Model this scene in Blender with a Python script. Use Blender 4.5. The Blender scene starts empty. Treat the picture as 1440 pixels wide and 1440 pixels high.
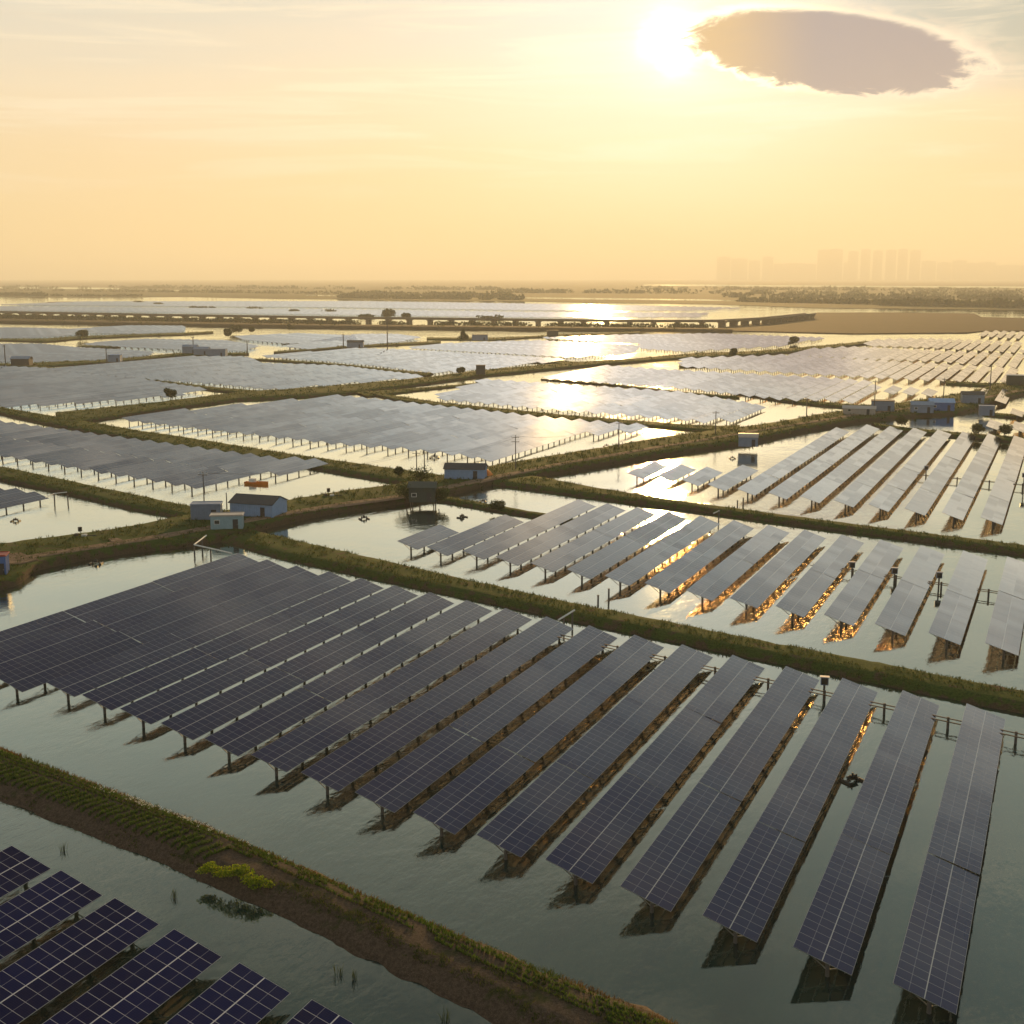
import bpy, math, random
from mathutils import Vector, Matrix, noise as mnoise
random.seed(7)
R = math.radians
scene = bpy.context.scene
col = scene.collection

# ------------------------------------------------------------------ camera
# world: x runs across the panel rows, y along them, z up; water at z = 0
CAMH, FPX, HORY = 48.7, 1800.0, 390.0
PITCH = math.atan((720 - HORY) / FPX)
YAW = math.atan((1517 - 720) * math.cos(PITCH) / FPX)      # the rows vanish at x = 1517; camera looks this far left of +y
cam_d = bpy.data.cameras.new('camera'); cam = bpy.data.objects.new('camera', cam_d); col.objects.link(cam)
cam.location = (0, 0, CAMH); cam.rotation_euler = (R(90) - PITCH, 0, YAW)
cam_d.sensor_width = 36; cam_d.lens = 36 * FPX / 1440; cam_d.clip_start = .5; cam_d.clip_end = 60000
scene.camera = cam

def px_dir(x, y):
    """unit world direction through a pixel of the 1440 px photograph"""
    u, v = x - 720, y - 720
    d = v * math.cos(PITCH) + FPX * math.sin(PITCH)
    w = FPX * math.cos(PITCH) - v * math.sin(PITCH)
    X = u * math.cos(YAW) - w * math.sin(YAW)
    Y = u * math.sin(YAW) + w * math.cos(YAW)
    return Vector((X, Y, -d)).normalized()
def at(x, y, z=0.0):
    """ground position (at height z) seen at a pixel"""
    d = px_dir(x, y); t = (z - CAMH) / d.z
    return (d.x * t, d.y * t)
_op = math.atan(330 / 1300.0); _oy = R(30.7)
def G(x, y, z=0.0, zn=None):
    """site survey grid -> scene metres"""
    qz = z - 50.0; r = x * math.cos(_oy) + y * math.sin(_oy); f = -x * math.sin(_oy) + y * math.cos(_oy)
    zc = f * math.cos(_op) - qz * math.sin(_op); yc = -qz * math.cos(_op) - f * math.sin(_op)
    return at(720 + r / zc * 1300, 720 + yc / zc * 1300, z if zn is None else zn)
def GL(pts): return [G(*p) for p in pts]
def project(p):
    q = Vector(p) - Vector((0, 0, CAMH))
    fx, fy = -math.sin(YAW), math.cos(YAW)
    r = q.x * math.cos(YAW) + q.y * math.sin(YAW); f = q.x * fx + q.y * fy
    zc = f * math.cos(PITCH) - q.z * math.sin(PITCH)
    if zc < 1: return None
    yc = -q.z * math.cos(PITCH) - f * math.sin(PITCH)
    return (720 + r / zc * FPX, 720 + yc / zc * FPX)

# ------------------------------------------------------------------ tagging
def tag(o, label=None, cat=None, group=None, kind=None):
    if label: o['label'] = label
    if cat: o['category'] = cat
    if group: o['group'] = group
    if kind: o['kind'] = kind
    return o
def empty(name, loc, rz=0.0):
    o = bpy.data.objects.new(name, None); col.objects.link(o)
    o.location = loc; o.rotation_euler = (0, 0, rz); o.empty_display_size = .5
    return o
def link(name, me, parent=None, loc=(0, 0, 0), rot=(0, 0, 0)):
    o = bpy.data.objects.new(name, me); col.objects.link(o)
    if parent: o.parent = parent
    o.location = loc; o.rotation_euler = rot
    return o

class MB:
    def __init__(s): s.v = []; s.f = []; s.m = []; s.uv = []
    def face(s, pts, mi=0, uv=None):
        i = len(s.v); s.v += [tuple(p) for p in pts]; s.f.append(tuple(range(i, i + len(pts)))); s.m.append(mi)
        s.uv += list(uv) if uv else [(0, 0)] * len(pts)
    def box(s, x0, x1, y0, y1, z0, z1, mi=0, M=None):
        P = [Vector((x, y, z)) for z in (z0, z1) for y in (y0, y1) for x in (x0, x1)]
        if M is not None: P = [M @ p for p in P]
        for q in ((0, 2, 3, 1), (4, 5, 7, 6), (0, 1, 5, 4), (1, 3, 7, 5), (3, 2, 6, 7), (2, 0, 4, 6)):
            s.face([P[k] for k in q], mi)
    def tube(s, a, b, r0, r1=None, n=8, mi=0, caps=True):
        a, b = Vector(a), Vector(b); r1 = r0 if r1 is None else r1
        d = (b - a).normalized(); u = d.orthogonal().normalized(); w = d.cross(u)
        A = [a + (u * math.cos(2 * math.pi * k / n) + w * math.sin(2 * math.pi * k / n)) * r0 for k in range(n)]
        B = [b + (u * math.cos(2 * math.pi * k / n) + w * math.sin(2 * math.pi * k / n)) * r1 for k in range(n)]
        for k in range(n):
            j = (k + 1) % n; s.face([A[k], A[j], B[j], B[k]], mi)
        if caps: s.face(A[::-1], mi); s.face(B, mi)
    def mesh(s, name, mats, smooth=False, merge=False):
        me = bpy.data.meshes.new(name); me.from_pydata(s.v, [], s.f)
        for m in mats: me.materials.append(m)
        me.polygons.foreach_set('material_index', s.m)
        l = me.uv_layers.new(name='uv'); l.data.foreach_set('uv', [c for t in s.uv for c in t])
        if smooth: me.polygons.foreach_set('use_smooth', [True] * len(s.f))
        me.update()
        return me
    def build(s, name, mats, parent=None, loc=(0, 0, 0), rot=(0, 0, 0), smooth=False):
        if not isinstance(mats, (list, tuple)): mats = [mats]
        return link(name, s.mesh(name, mats, smooth), parent, loc, rot)

# ------------------------------------------------------------------ materials
def newmat(name):
    m = bpy.data.materials.new(name); m.use_nodes = True
    nt = m.node_tree; nt.nodes.clear()
    out = nt.nodes.new('ShaderNodeOutputMaterial')
    return m, nt, out
class N:
    """little node writer"""
    def __init__(s, nt): s.nt = nt
    def new(s, t, **k):
        n = s.nt.nodes.new(t)
        for a, b in k.items(): setattr(n, a, b)
        return n
    def put(s, sock, v):
        if isinstance(v, bpy.types.NodeSocket): s.nt.links.new(v, sock)
        elif v is not None: sock.default_value = v
    def m(s, op, a, b=None, c=None, clamp=False):
        n = s.new('ShaderNodeMath', operation=op); n.use_clamp = clamp
        s.put(n.inputs[0], a); s.put(n.inputs[1], b)
        if c is not None: s.put(n.inputs[2], c)
        return n.outputs[0]
    def vm(s, op, a, b=None):
        n = s.new('ShaderNodeVectorMath', operation=op); s.put(n.inputs[0], a)
        if b is not None: s.put(n.inputs[1], b)
        return n.outputs['Value'] if op in ('DOT_PRODUCT', 'LENGTH') else n.outputs['Vector']
    def mix(s, f, a, b, mode='MIX'):
        n = s.new('ShaderNodeMix', data_type='RGBA', blend_type=mode); s.put(n.inputs[0], f)
        s.put(n.inputs[6], c4(a)); s.put(n.inputs[7], c4(b)); return n.outputs[2]
    def ss(s, v, a, b):
        n = s.new('ShaderNodeMapRange', interpolation_type='SMOOTHSTEP'); s.put(n.inputs[0], v)
        s.put(n.inputs[1], a); s.put(n.inputs[2], b); return n.outputs[0]
    def ramp(s, v, stops):
        n = s.new('ShaderNodeValToRGB'); e = n.color_ramp.elements
        while len(e) < len(stops): e.new(.5)
        for i, (p, c) in enumerate(stops): e[i].position = p; e[i].color = c4(c)
        s.put(n.inputs[0], v); return n.outputs[0]
    def noise(s, vec, scale, detail=3, rough=.55, dist=0):
        n = s.new('ShaderNodeTexNoise'); s.put(n.inputs['Vector'], vec)
        n.inputs['Scale'].default_value = scale; n.inputs['Detail'].default_value = detail
        n.inputs['Roughness'].default_value = rough; n.inputs['Distortion'].default_value = dist
        return n.outputs[0]
    def mapping(s, vec, scale=(1, 1, 1), rot=(0, 0, 0), loc=(0, 0, 0)):
        n = s.new('ShaderNodeMapping'); s.put(n.inputs[0], vec); n.inputs['Scale'].default_value = scale
        n.inputs['Rotation'].default_value = rot; n.inputs['Location'].default_value = loc
        return n.outputs[0]
def c4(c):
    if isinstance(c, bpy.types.NodeSocket): return c
    if isinstance(c, (int, float)): return (c, c, c, 1)
    return tuple(c) + (1,) if len(c) == 3 else tuple(c)

def plain(name, c, rough=.7, metal=0.0, var=.25, scale=1.5, spec=.5):
    m, nt, out = newmat(name); n = N(nt)
    tc = n.new('ShaderNodeTexCoord')
    a = n.noise(tc.outputs['Object'], scale, 5)
    oi = n.new('ShaderNodeObjectInfo')
    k = n.m('ADD', n.m('MULTIPLY', n.m('SUBTRACT', a, .5), var * 2), n.m('ADD', 1 - var * .2, n.m('MULTIPLY', oi.outputs['Random'], var * .4)))
    cc = n.mix(1.0, c, n.new('ShaderNodeCombineColor').outputs[0], 'MULTIPLY')
    comb = cc.node.inputs[7].links[0].from_node
    for i in range(3): n.put(comb.inputs[i], k)
    b = n.new('ShaderNodeBsdfPrincipled'); n.put(b.inputs['Base Color'], cc)
    b.inputs['Roughness'].default_value = rough; b.inputs['Metallic'].default_value = metal
    b.inputs['Specular IOR Level'].default_value = spec
    nt.links.new(b.outputs[0], out.inputs[0]); return m

# ---- panels
PW, SL, TILT = 1.134, 4.32, R(17.3)
def panel_material(name, cell_a, cell_b, F0, power, frame=.34, rough=.085, lw=.020):
    m, nt, out = newmat(name); n = N(nt)
    uv = n.new('ShaderNodeUVMap', uv_map='uv').outputs[0]
    sp = n.new('ShaderNodeSeparateXYZ'); n.put(sp.inputs[0], uv); U, V = sp.outputs[0], sp.outputs[1]
    mu = n.m('DIVIDE', U, PW); mv = n.m('DIVIDE', V, SL / 2)
    fu, fv = n.m('FRACT', mu), n.m('FRACT', mv)
    def edge(f, w): return n.m('GREATER_THAN', n.m('ABSOLUTE', n.m('SUBTRACT', f, .5)), .5 - w)
    fr = n.m('MAXIMUM', edge(fu, lw / PW), edge(fv, lw * 1.35 / (SL / 2)))
    cen = n.m('LESS_THAN', n.m('ABSOLUTE', n.m('SUBTRACT', V, SL / 2)), lw * 1.9)     # clamp gap between the two module rows
    half = n.m('LESS_THAN', n.m('ABSOLUTE', n.m('SUBTRACT', fv, .5)), lw * .40)
    cu = n.m('FRACT', n.m('MULTIPLY', fu, 6)); cv = n.m('FRACT', n.m('MULTIPLY', fv, 12))
    cl = n.m('MULTIPLY', n.m('MAXIMUM', edge(cu, .035), edge(cv, .02)), .06)
    idn = n.new('ShaderNodeCombineXYZ'); n.put(idn.inputs[0], n.m('FLOOR', mu)); n.put(idn.inputs[1], n.m('FLOOR', mv))
    oi = n.new('ShaderNodeObjectInfo'); n.put(idn.inputs[2], n.m('MULTIPLY', oi.outputs['Random'], 97.0))
    wn = n.new('ShaderNodeTexWhiteNoise', noise_dimensions='3D'); n.put(wn.inputs[0], idn.outputs[0])
    blk = n.noise(n.mapping(idn.outputs[0], (.13, .6, 1)), 1.0, 1)
    t = n.m('ADD', n.m('MULTIPLY', wn.outputs[0], .22), n.m('MULTIPLY', n.ss(n.m('ADD', blk, n.m('MULTIPLY', n.m('SUBTRACT', oi.outputs['Random'], .5), .25)), .42, .60), .7), clamp=True)
    c = n.mix(t, cell_a, cell_b)
    c = n.mix(cl, c, (.3, .3, .33)); c = n.mix(n.m('MULTIPLY', half, .55), c, (.3, .3, .34))
    c = n.mix(n.m('MULTIPLY', fr, .85), c, frame); c = n.mix(cen, c, frame * 1.15)
    dust = n.noise(n.mapping(uv, (.35, .9, 1)), 1.3, 5)
    c = n.mix(n.m('MULTIPLY', dust, .035), c, (.30, .27, .23))
    lwt = n.new('ShaderNodeLayerWeight'); lwt.inputs[0].default_value = .5
    fac = n.m('MINIMUM', n.m('ADD', F0, n.m('MULTIPLY', n.m('POWER', lwt.outputs['Facing'], power), 3.3)), .90)
    fac = n.m('MULTIPLY', fac, n.m('SUBTRACT', 1.0, n.m('MULTIPLY', t, .22)))
    d = n.new('ShaderNodeBsdfDiffuse'); n.put(d.inputs[0], c)
    g = n.new('ShaderNodeBsdfGlossy'); g.inputs['Roughness'].default_value = rough; g.inputs[0].default_value = (.86, .90, 1, 1)
    mx = n.new('ShaderNodeMixShader'); n.put(mx.inputs[0], fac); n.put(mx.inputs[1], d.outputs[0]); n.put(mx.inputs[2], g.outputs[0])
    nt.links.new(mx.outputs[0], out.inputs[0]); return m
M_PANEL = panel_material('panel_glass', (.015, .019, .064), (.006, .008, .058), .010, 6.0)
M_PANEL_N = panel_material('panel_glass_clean', (.004, .007, .062), (.003, .004, .040), .006, 6.0, frame=.50, lw=.022, rough=.1)
M_ALU = plain('panel_frame_aluminium', (.30, .30, .31), .35, .8)
def back_material():
    m, nt, out = newmat('panel_back_glass'); n = N(nt)
    d = n.new('ShaderNodeBsdfDiffuse'); d.inputs[0].default_value = (.030, .022, .016, 1)
    g = n.new('ShaderNodeBsdfGlossy'); g.inputs['Roughness'].default_value = .09; g.inputs[0].default_value = (1, .60, .34, 1)
    lw = n.new('ShaderNodeLayerWeight'); lw.inputs[0].default_value = .5
    mx = n.new('ShaderNodeMixShader'); n.put(mx.inputs[0], n.m('ADD', .05, n.m('MULTIPLY', n.m('POWER', lw.outputs['Facing'], 3.0), .95), clamp=True))
    n.put(mx.inputs[1], d.outputs[0]); n.put(mx.inputs[2], g.outputs[0]); nt.links.new(mx.outputs[0], out.inputs[0]); return m
M_BACK = back_material()
M_STEEL = plain('galvanised_steel', (.42, .40, .38), .28, .95)
M_POST = plain('concrete_pile', (.10, .09, .085), .85)
M_DARK = plain('dark_plastic', (.02, .02, .02), .5)

# ---- water
def water_material():
    m, nt, out = newmat('pond_water'); n = N(nt)
    tc = n.new('ShaderNodeTexCoord'); P = tc.outputs['Object']
    n1 = n.noise(n.mapping(P, (1.0, .45, 1), (0, 0, R(24))), 2.6, 3, .55, .4)
    n2 = n.noise(n.mapping(P, (1.0, .5, 1), (0, 0, R(-20))), .75, 2, .5, .3)
    big = n.noise(n.mapping(P, (1, 1, 1)), .028, 3)
    amp = n.m('ADD', .25, n.m('MULTIPLY', n.ss(big, .38, .62), .85))
    h = n.m('MULTIPLY', n.m('ADD', n.m('MULTIPLY', n1, .5), n.m('MULTIPLY', n2, 1.0)), amp)
    bp = n.new('ShaderNodeBump'); bp.inputs['Strength'].default_value = 1; bp.inputs['Distance'].default_value = .050
    n.put(bp.inputs['Height'], h)
    silt = n.noise(n.mapping(P, (1, 1, 1)), .012, 4)
    dc = n.mix(silt, (.004, .019, .019), (.008, .027, .025))
    d = n.new('ShaderNodeBsdfDiffuse'); n.put(d.inputs[0], dc)
    g = n.new('ShaderNodeBsdfGlossy'); g.inputs['Roughness'].default_value = .035; n.put(g.inputs['Normal'], bp.outputs[0])
    g.inputs[0].default_value = (.92, 1.0, .97, 1)
    lw = n.new('ShaderNodeLayerWeight'); lw.inputs[0].default_value = .5
    fac = n.m('ADD', .02, n.m('MULTIPLY', n.m('POWER', lw.outputs['Facing'], 3.6), 1.5), clamp=True)
    mx = n.new('ShaderNodeMixShader'); n.put(mx.inputs[0], fac); n.put(mx.inputs[1], d.outputs[0]); n.put(mx.inputs[2], g.outputs[0])
    nt.links.new(mx.outputs[0], out.inputs[0]); return m
M_WATER = water_material()

def ground_material(name, grass_a, grass_b, soil_a, soil_b, soil_at=.52, scale=.5):
    m, nt, out = newmat(name); n = N(nt)
    tc = n.new('ShaderNodeTexCoord'); P = tc.outputs['Object']
    geo = n.new('ShaderNodeNewGeometry'); sp = n.new('ShaderNodeSeparateXYZ'); n.put(sp.inputs[0], geo.outputs['Normal'])
    a = n.noise(P, scale, 6, .65); b = n.noise(P, scale * 7, 4, .6); c = n.noise(P, scale * 28, 3, .6)
    g = n.mix(n.ss(b, .35, .65), grass_a, grass_b); s = n.mix(n.ss(b, .3, .7), soil_a, soil_b)
    f = n.ss(n.m('ADD', a, n.m('MULTIPLY', n.m('SUBTRACT', 1.0, sp.outputs[2]), .45)), soil_at - .06, soil_at + .08)
    cc = n.mix(f, g, s); cc = n.mix(1.0, cc, n.ramp(c, [(.25, .55), (.75, 1.35)]), 'MULTIPLY')
    bp = n.new('ShaderNodeBump'); bp.inputs['Strength'].default_value = .8; bp.inputs['Distance'].default_value = .12
    n.put(bp.inputs['Height'], n.m('ADD', n.m('MULTIPLY', b, .7), n.m('MULTIPLY', c, .3)))
    p = n.new('ShaderNodeBsdfPrincipled'); n.put(p.inputs['Base Color'], cc); p.inputs['Roughness'].default_value = .95
    p.inputs['Specular IOR Level'].default_value = .1; n.put(p.inputs['Normal'], bp.outputs[0])
    nt.links.new(p.outputs[0], out.inputs[0]); return m
M_DIKE = ground_material('dike_turf_and_soil', (.035, .060, .010), (.065, .095, .018), (.060, .042, .026), (.095, .065, .042), .60)
M_CROPSOIL = ground_material('dike_bare_soil', (.035, .042, .014), (.050, .052, .018), (.060, .042, .030), (.110, .078, .056), .42)
M_MUD = ground_material('mudflat', (.022, .020, .010), (.032, .027, .014), (.028, .022, .014), (.040, .032, .020), .5, .02)
M_FARLAND = ground_material('far_fields', (.035, .050, .014), (.060, .075, .025), (.075, .070, .035), (.10, .09, .05), .56, .004)
M_ROAD = ground_material('dirt_track', (.13, .09, .06), (.18, .125, .085), (.22, .15, .105), (.30, .21, .15), .5, .8)

def leaf_material(name, a, b, c, tr=.5):
    m, nt, out = newmat(name); n = N(nt)
    geo = n.new('ShaderNodeNewGeometry')
    cc = n.ramp(geo.outputs['Random Per Island'], [(0, a), (.55, b), (1, c)])
    d = n.new('ShaderNodeBsdfDiffuse'); n.put(d.inputs[0], cc)
    t = n.new('ShaderNodeBsdfTranslucent'); n.put(t.inputs[0], cc)
    mx = n.new('ShaderNodeMixShader'); mx.inputs[0].default_value = tr
    n.put(mx.inputs[1], d.outputs[0]); n.put(mx.inputs[2], t.outputs[0]); nt.links.new(mx.outputs[0], out.inputs[0]); return m
M_GRASS = leaf_material('grass_blades', (.030, .050, .010), (.055, .085, .016), (.13, .12, .035))
M_CROP = leaf_material('crop_leaves', (.040, .085, .012), (.075, .140, .020), (.14, .19, .03))
M_REED = leaf_material('dry_reed', (.10, .06, .02), (.15, .09, .03), (.08, .08, .02))
M_BUSH = leaf_material('bright_bush_leaves', (.08, .15, .01), (.17, .25, .015), (.34, .36, .02), .6)
M_TREE = leaf_material('tree_leaves', (.020, .035, .010), (.035, .055, .014), (.055, .075, .020), .4)
M_FLOWER = leaf_material('white_blossom', (.5, .5, .45), (.6, .6, .55), (.7, .7, .6), .3)
M_BARK = plain('bark', (.06, .045, .03), .9)

# ------------------------------------------------------------------ sky, sun, haze
sd = px_dir(945, 58); SUN_EL = math.asin(sd.z); SUN_AZ = math.atan2(sd.x, sd.y)   # clockwise from +y
sun_d = bpy.data.lights.new('sun', 'SUN'); sun_d.energy = 5.0; sun_d.angle = R(.53); sun_d.color = (1.0, .59, .21)
sun = bpy.data.objects.new('sun', sun_d); col.objects.link(sun)
sun.rotation_euler = sd.to_track_quat('Z', 'Y').to_euler(); sun.location = (0, 0, 300)

w = bpy.data.worlds.new('World'); scene.world = w; w.use_nodes = True
nt = w.node_tree; nt.nodes.clear(); n = N(nt)
wout = n.new('ShaderNodeOutputWorld'); bg = n.new('ShaderNodeBackground')
sky = n.new('ShaderNodeTexSky', sky_type='NISHITA'); sky.sun_disc = False
sky.sun_elevation = SUN_EL; sky.sun_rotation = SUN_AZ; sky.dust_density = 4.0; sky.air_density = 1.2; sky.altitude = 0
D = n.vm('NORMALIZE', n.new('ShaderNodeTexCoord').outputs['Generated'])
sdv = (sd.x, sd.y, sd.z)
sh = Vector((sd.x, sd.y, 0)).normalized(); sr = Vector((sh.y, -sh.x, 0))
X1 = n.vm('DOT_PRODUCT', D, tuple(sr)); Y1 = n.vm('DOT_PRODUCT', D, tuple(sh))
KA = 57.2958 * 1.385
az = n.m('MULTIPLY', n.m('ARCTAN2', X1, Y1), KA)
el = n.m('MULTIPLY', n.m('ARCSINE', n.vm('DOT_PRODUCT', D, (0, 0, 1))), KA)
ang = n.m('MULTIPLY', n.m('ARCCOSINE', n.m('MINIMUM', n.vm('DOT_PRODUCT', D, sdv), .999999)), KA)
ae = n.new('ShaderNodeCombineXYZ'); n.put(ae.inputs[0], az); n.put(ae.inputs[1], el)
AE = ae.outputs[0]
wob = n.m('MULTIPLY', n.m('SUBTRACT', n.noise(n.mapping(AE, (.05, .30, 1)), 1.0, 4), .5), 5.0)
e2 = n.m('DIVIDE', n.m('ADD', el, n.m('MULTIPLY', wob, n.ss(el, 1.0, 8.0))), 90.0)
grad = n.ramp(e2, [(0.0, (.82, .65, .31)), (.03, (.88, .68, .36)), (.075, (.88, .70, .44)), (.12, (.86, .74, .55)),
                   (.155, (.74, .70, .59)), (.19, (.56, .63, .60)), (.28, (.50, .60, .57)), (.42, (.17, .26, .27)),
                   (.62, (.09, .15, .17)), (1.0, (.06, .09, .12))])
# bluer, darker sky to the right of the sun and behind the viewer
side = n.m('MULTIPLY', n.ss(az, 4.0, 15.0), n.ss(e2, .095, .145))
grad = n.mix(n.m('MULTIPLY', side, .85), grad, (.24, .36, .38))
back = n.ss(n.m('ABSOLUTE', az), 60.0, 150.0)
grad = n.mix(n.m('MULTIPLY', back, .65), grad, (.16, .19, .22))
orange = n.m('MULTIPLY', n.ss(az, 6.0, 22.0), n.m('MULTIPLY', n.ss(e2, .03, .07), n.m('SUBTRACT', 1.0, n.ss(e2, .085, .13))))
grad = n.mix(n.m('MULTIPLY', orange, .4), grad, (.88, .58, .30))
# thin streaks
st = n.noise(n.mapping(AE, (.045, .62, 1), (0, 0, R(-3))), 1.0, 6, .6, .8)
stm = n.m('MULTIPLY', n.ss(st, .47, .66), n.m('MULTIPLY', n.ss(el, 3.5, 8.0), .60))
grad = n.mix(stm, grad, (.98, .88, .68))
st2 = n.noise(n.mapping(AE, (.03, .8, 1), (0, 0, R(4)), (3, 7, 0)), 1.0, 5, .6, .5)
grad = n.mix(n.m('MULTIPLY', n.ss(st2, .52, .70), n.m('MULTIPLY', n.ss(el, 1.5, 5.0), .22)), grad, (.80, .62, .42))
# bright sky round the sun
def gauss(x, s): return n.m('POWER', 2.71828, n.m('MULTIPLY', n.m('POWER', n.m('DIVIDE', x, s), 2.0), -1.0))
glow = n.mix(1.0, n.mix(gauss(ang, 12.0), (0, 0, 0), (.05, .09, .22)), n.mix(gauss(ang, 2.6), (0, 0, 0), (.25, .22, .24)), 'ADD')
grad = n.mix(1.0, grad, glow, 'ADD')
# blend with the physical sky, clouds in front
skc = n.vm('SCALE', sky.outputs[0]); nt.nodes[-1].inputs['Scale'].default_value = .10
grad = n.mix(.95, skc, grad)
# the lens shaped cloud beside the sun
def aeof(x, y):
    d = px_dir(x, y); return (KA * math.atan2(d.dot(sr), d.dot(sh)), KA * math.asin(d.z))
ca, ce = aeof(1168, 72)
def cloud(ca, ce, ha, he, rot, seed, rag=.35):
    r = R(rot)
    dx = n.m('SUBTRACT', az, ca); dy = n.m('SUBTRACT', el, ce)
    X = n.m('ADD', n.m('MULTIPLY', dx, math.cos(r)), n.m('MULTIPLY', dy, math.sin(r)))
    Y = n.m('SUBTRACT', n.m('MULTIPLY', dy, math.cos(r)), n.m('MULTIPLY', dx, math.sin(r)))
    q = n.noise(n.mapping(AE, (.42, 1.1, 1), (0, 0, r), (seed, 0, 0)), 1.0, 6, .62, .6)
    low = n.ss(Y, he * .9, -he * .5)
    rr = n.m('SQRT', n.m('ADD', n.m('POWER', n.m('DIVIDE', X, ha), 2.0), n.m('POWER', n.m('DIVIDE', Y, he), 2.0)))
    return n.m('ADD', rr, n.m('MULTIPLY', n.m('SUBTRACT', q, .5), n.m('ADD', rag * .35, n.m('MULTIPLY', low, rag)))), q, Y
rr, q, Yc = cloud(ca, ce, 8.3, 2.15, -8.5, 1.0, .62)
body = n.ss(rr, 1.08, .86)
halo = n.m('MULTIPLY', n.ss(rr, 1.42, 1.0), n.ss(q, .38, .58))
rim = n.m('MULTIPLY', n.m('MULTIPLY', n.ss(rr, 1.16, 1.01), n.ss(rr, .91, 1.03)), .9)
ccol = n.mix(n.ss(az, 1.5, 9.0), (.80, .54, .27), (.35, .32, .36))
ccol = n.mix(n.m('MULTIPLY', n.noise(n.mapping(AE, (.25, 1.2, 1)), 1.0, 4), .25), ccol, (.36, .35, .40))
grad = n.mix(n.m('MULTIPLY', halo, .75), grad, n.mix(n.ss(az, 2.0, 16.0), (1.5, 1.25, .85), (1.0, .82, .64)))
grad = n.mix(body, grad, ccol)
grad = n.mix(rim, grad, n.mix(n.ss(az, 2.0, 11.0), (3.0, 2.3, 1.3), (1.12, .94, .72)))
core = n.m('MULTIPLY', n.m('POWER', 2.71828, n.m('MULTIPLY', n.m('POWER', n.m('DIVIDE', ang, n.m('ADD', .5, n.m('MULTIPLY', q, 1.4))), 2.2), -1.0)), n.ss(rr, .90, 1.10))
grad = n.mix(1.0, grad, n.mix(core, (0, 0, 0), (4.0, 3.3, 2.0)), 'ADD')
full = grad
n.put(bg.inputs[0], full); bg.inputs[1].default_value = 1.0
nt.links.new(bg.outputs[0], wout.inputs[0])

HAZE = True
if HAZE:
    hb = MB(); hb.box(-31000, 31000, -800, 31000, -3, 530)
    m, hnt, ho = newmat('haze_air'); pv = hnt.nodes.new('ShaderNodeVolumePrincipled')
    pv.inputs['Color'].default_value = (.95, .98, .95, 1); pv.inputs['Density'].default_value = .00012
    pv.inputs['Anisotropy'].default_value = .30
    hnt.links.new(pv.outputs[0], ho.inputs['Volume'])
    tag(hb.build('haze', m), 'warm morning haze lying over the whole plain', 'haze', kind='stuff')

# ------------------------------------------------------------------ water and far land
b = MB(); b.face([(-30000, -700, 0), (30000, -700, 0), (30000, 30000, 0), (-30000, 30000, 0)])
b.face([(-30000, -700, -2), (-30000, 30000, -2), (30000, 30000, -2), (30000, -700, -2)])
o = b.build('water', M_WATER); tag(o, kind='structure')
b = MB(); b.face([(-30000, -700, -1.6), (30000, -700, -1.6), (30000, 30000, -1.6), (-30000, 30000, -1.6)])
tag(b.build('ground', M_MUD), kind='structure')

def sheet(name, pts, z, mat, thick=2.0):
    """a low island with a vertical edge"""
    b = MB(); T = [(x, y, z) for x, y in pts]; b.face(T)
    k = len(pts)
    for i in range(k):
        j = (i + 1) % k; b.face([(pts[i][0], pts[i][1], z - thick), (pts[j][0], pts[j][1], z - thick), T[j], T[i]])
    o = b.build(name, mat); tag(o, kind='structure'); return o
near_edge = [at(x, y) for x, y in [(-500, 414), (-200, 416), (0, 417.5), (120, 418.5), (260, 417.5), (400, 420.5), (480, 421), (600, 423), (740, 424), (850, 426), (1000, 428), (1060, 430), (1150, 433.5), (1230, 434), (1440, 436), (1800, 437), (2300, 438)]]
far_edge = [(Vector(near_edge[-1]).normalized() * 29000), (Vector((-2000, 26000))), (Vector(near_edge[0]).normalized() * 29000)]
sheet('far_land', near_edge + [tuple(p) for p in far_edge], .5, M_FARLAND)
def wstrip(pts, z=.55):
    b = MB(); b.face([(*at(x, y), z) for x, y in pts]); o = b.build('river', M_WATER); tag(o, kind='structure')
wstrip([(905, 401.6), (985, 402.6), (1440, 405.0), (1440, 403.0), (1150, 401.6), (985, 400.2), (905, 400.2)])
wstrip([(-100, 405.5), (0, 406), (150, 407), (260, 409.5), (250, 408.4), (150, 404.8), (0, 403.5), (-100, 403)])
wstrip([(430, 416.2), (640, 418.6), (840, 421.5), (980, 423), (1100, 425), (980, 421), (800, 419), (640, 417.2), (430, 415)])
wstrip([(1380, 431.8), (1440, 432.5), (1440, 431), (1390, 430.5)])
sheet('mudflat', [at(x, y) for x, y in [(990, 465), (1030, 459), (1085, 453), (1130, 444), (1150, 440.2), (1250, 440), (1370, 441.5), (1380, 446.5), (1440, 448), (1560, 450), (1560, 466), (1440, 466), (1380, 466.4), (1360, 468.6), (1200, 470), (1080, 467)]], .7, M_MUD)
sheet('mudflat', [at(x, y) for x, y in [(60, 426.6), (105, 426.4), (112, 425), (100, 424.4), (70, 424.8)]], .5, M_MUD)
sheet('mudflat', [at(x, y) for x, y in [(265, 433.6), (300, 435.2), (330, 434.4), (300, 433.2), (275, 432)]], .5, M_MUD)
sheet('mudflat', [at(x, y) for x, y in [(345, 434.6), (370, 437.6), (400, 438.6), (372, 435.4), (350, 433)]], .5, M_MUD)
sheet('mudflat', [at(x, y) for x, y in [(450, 439), (480, 441), (475, 439.4), (458, 438.4)]], .5, M_MUD)

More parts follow.
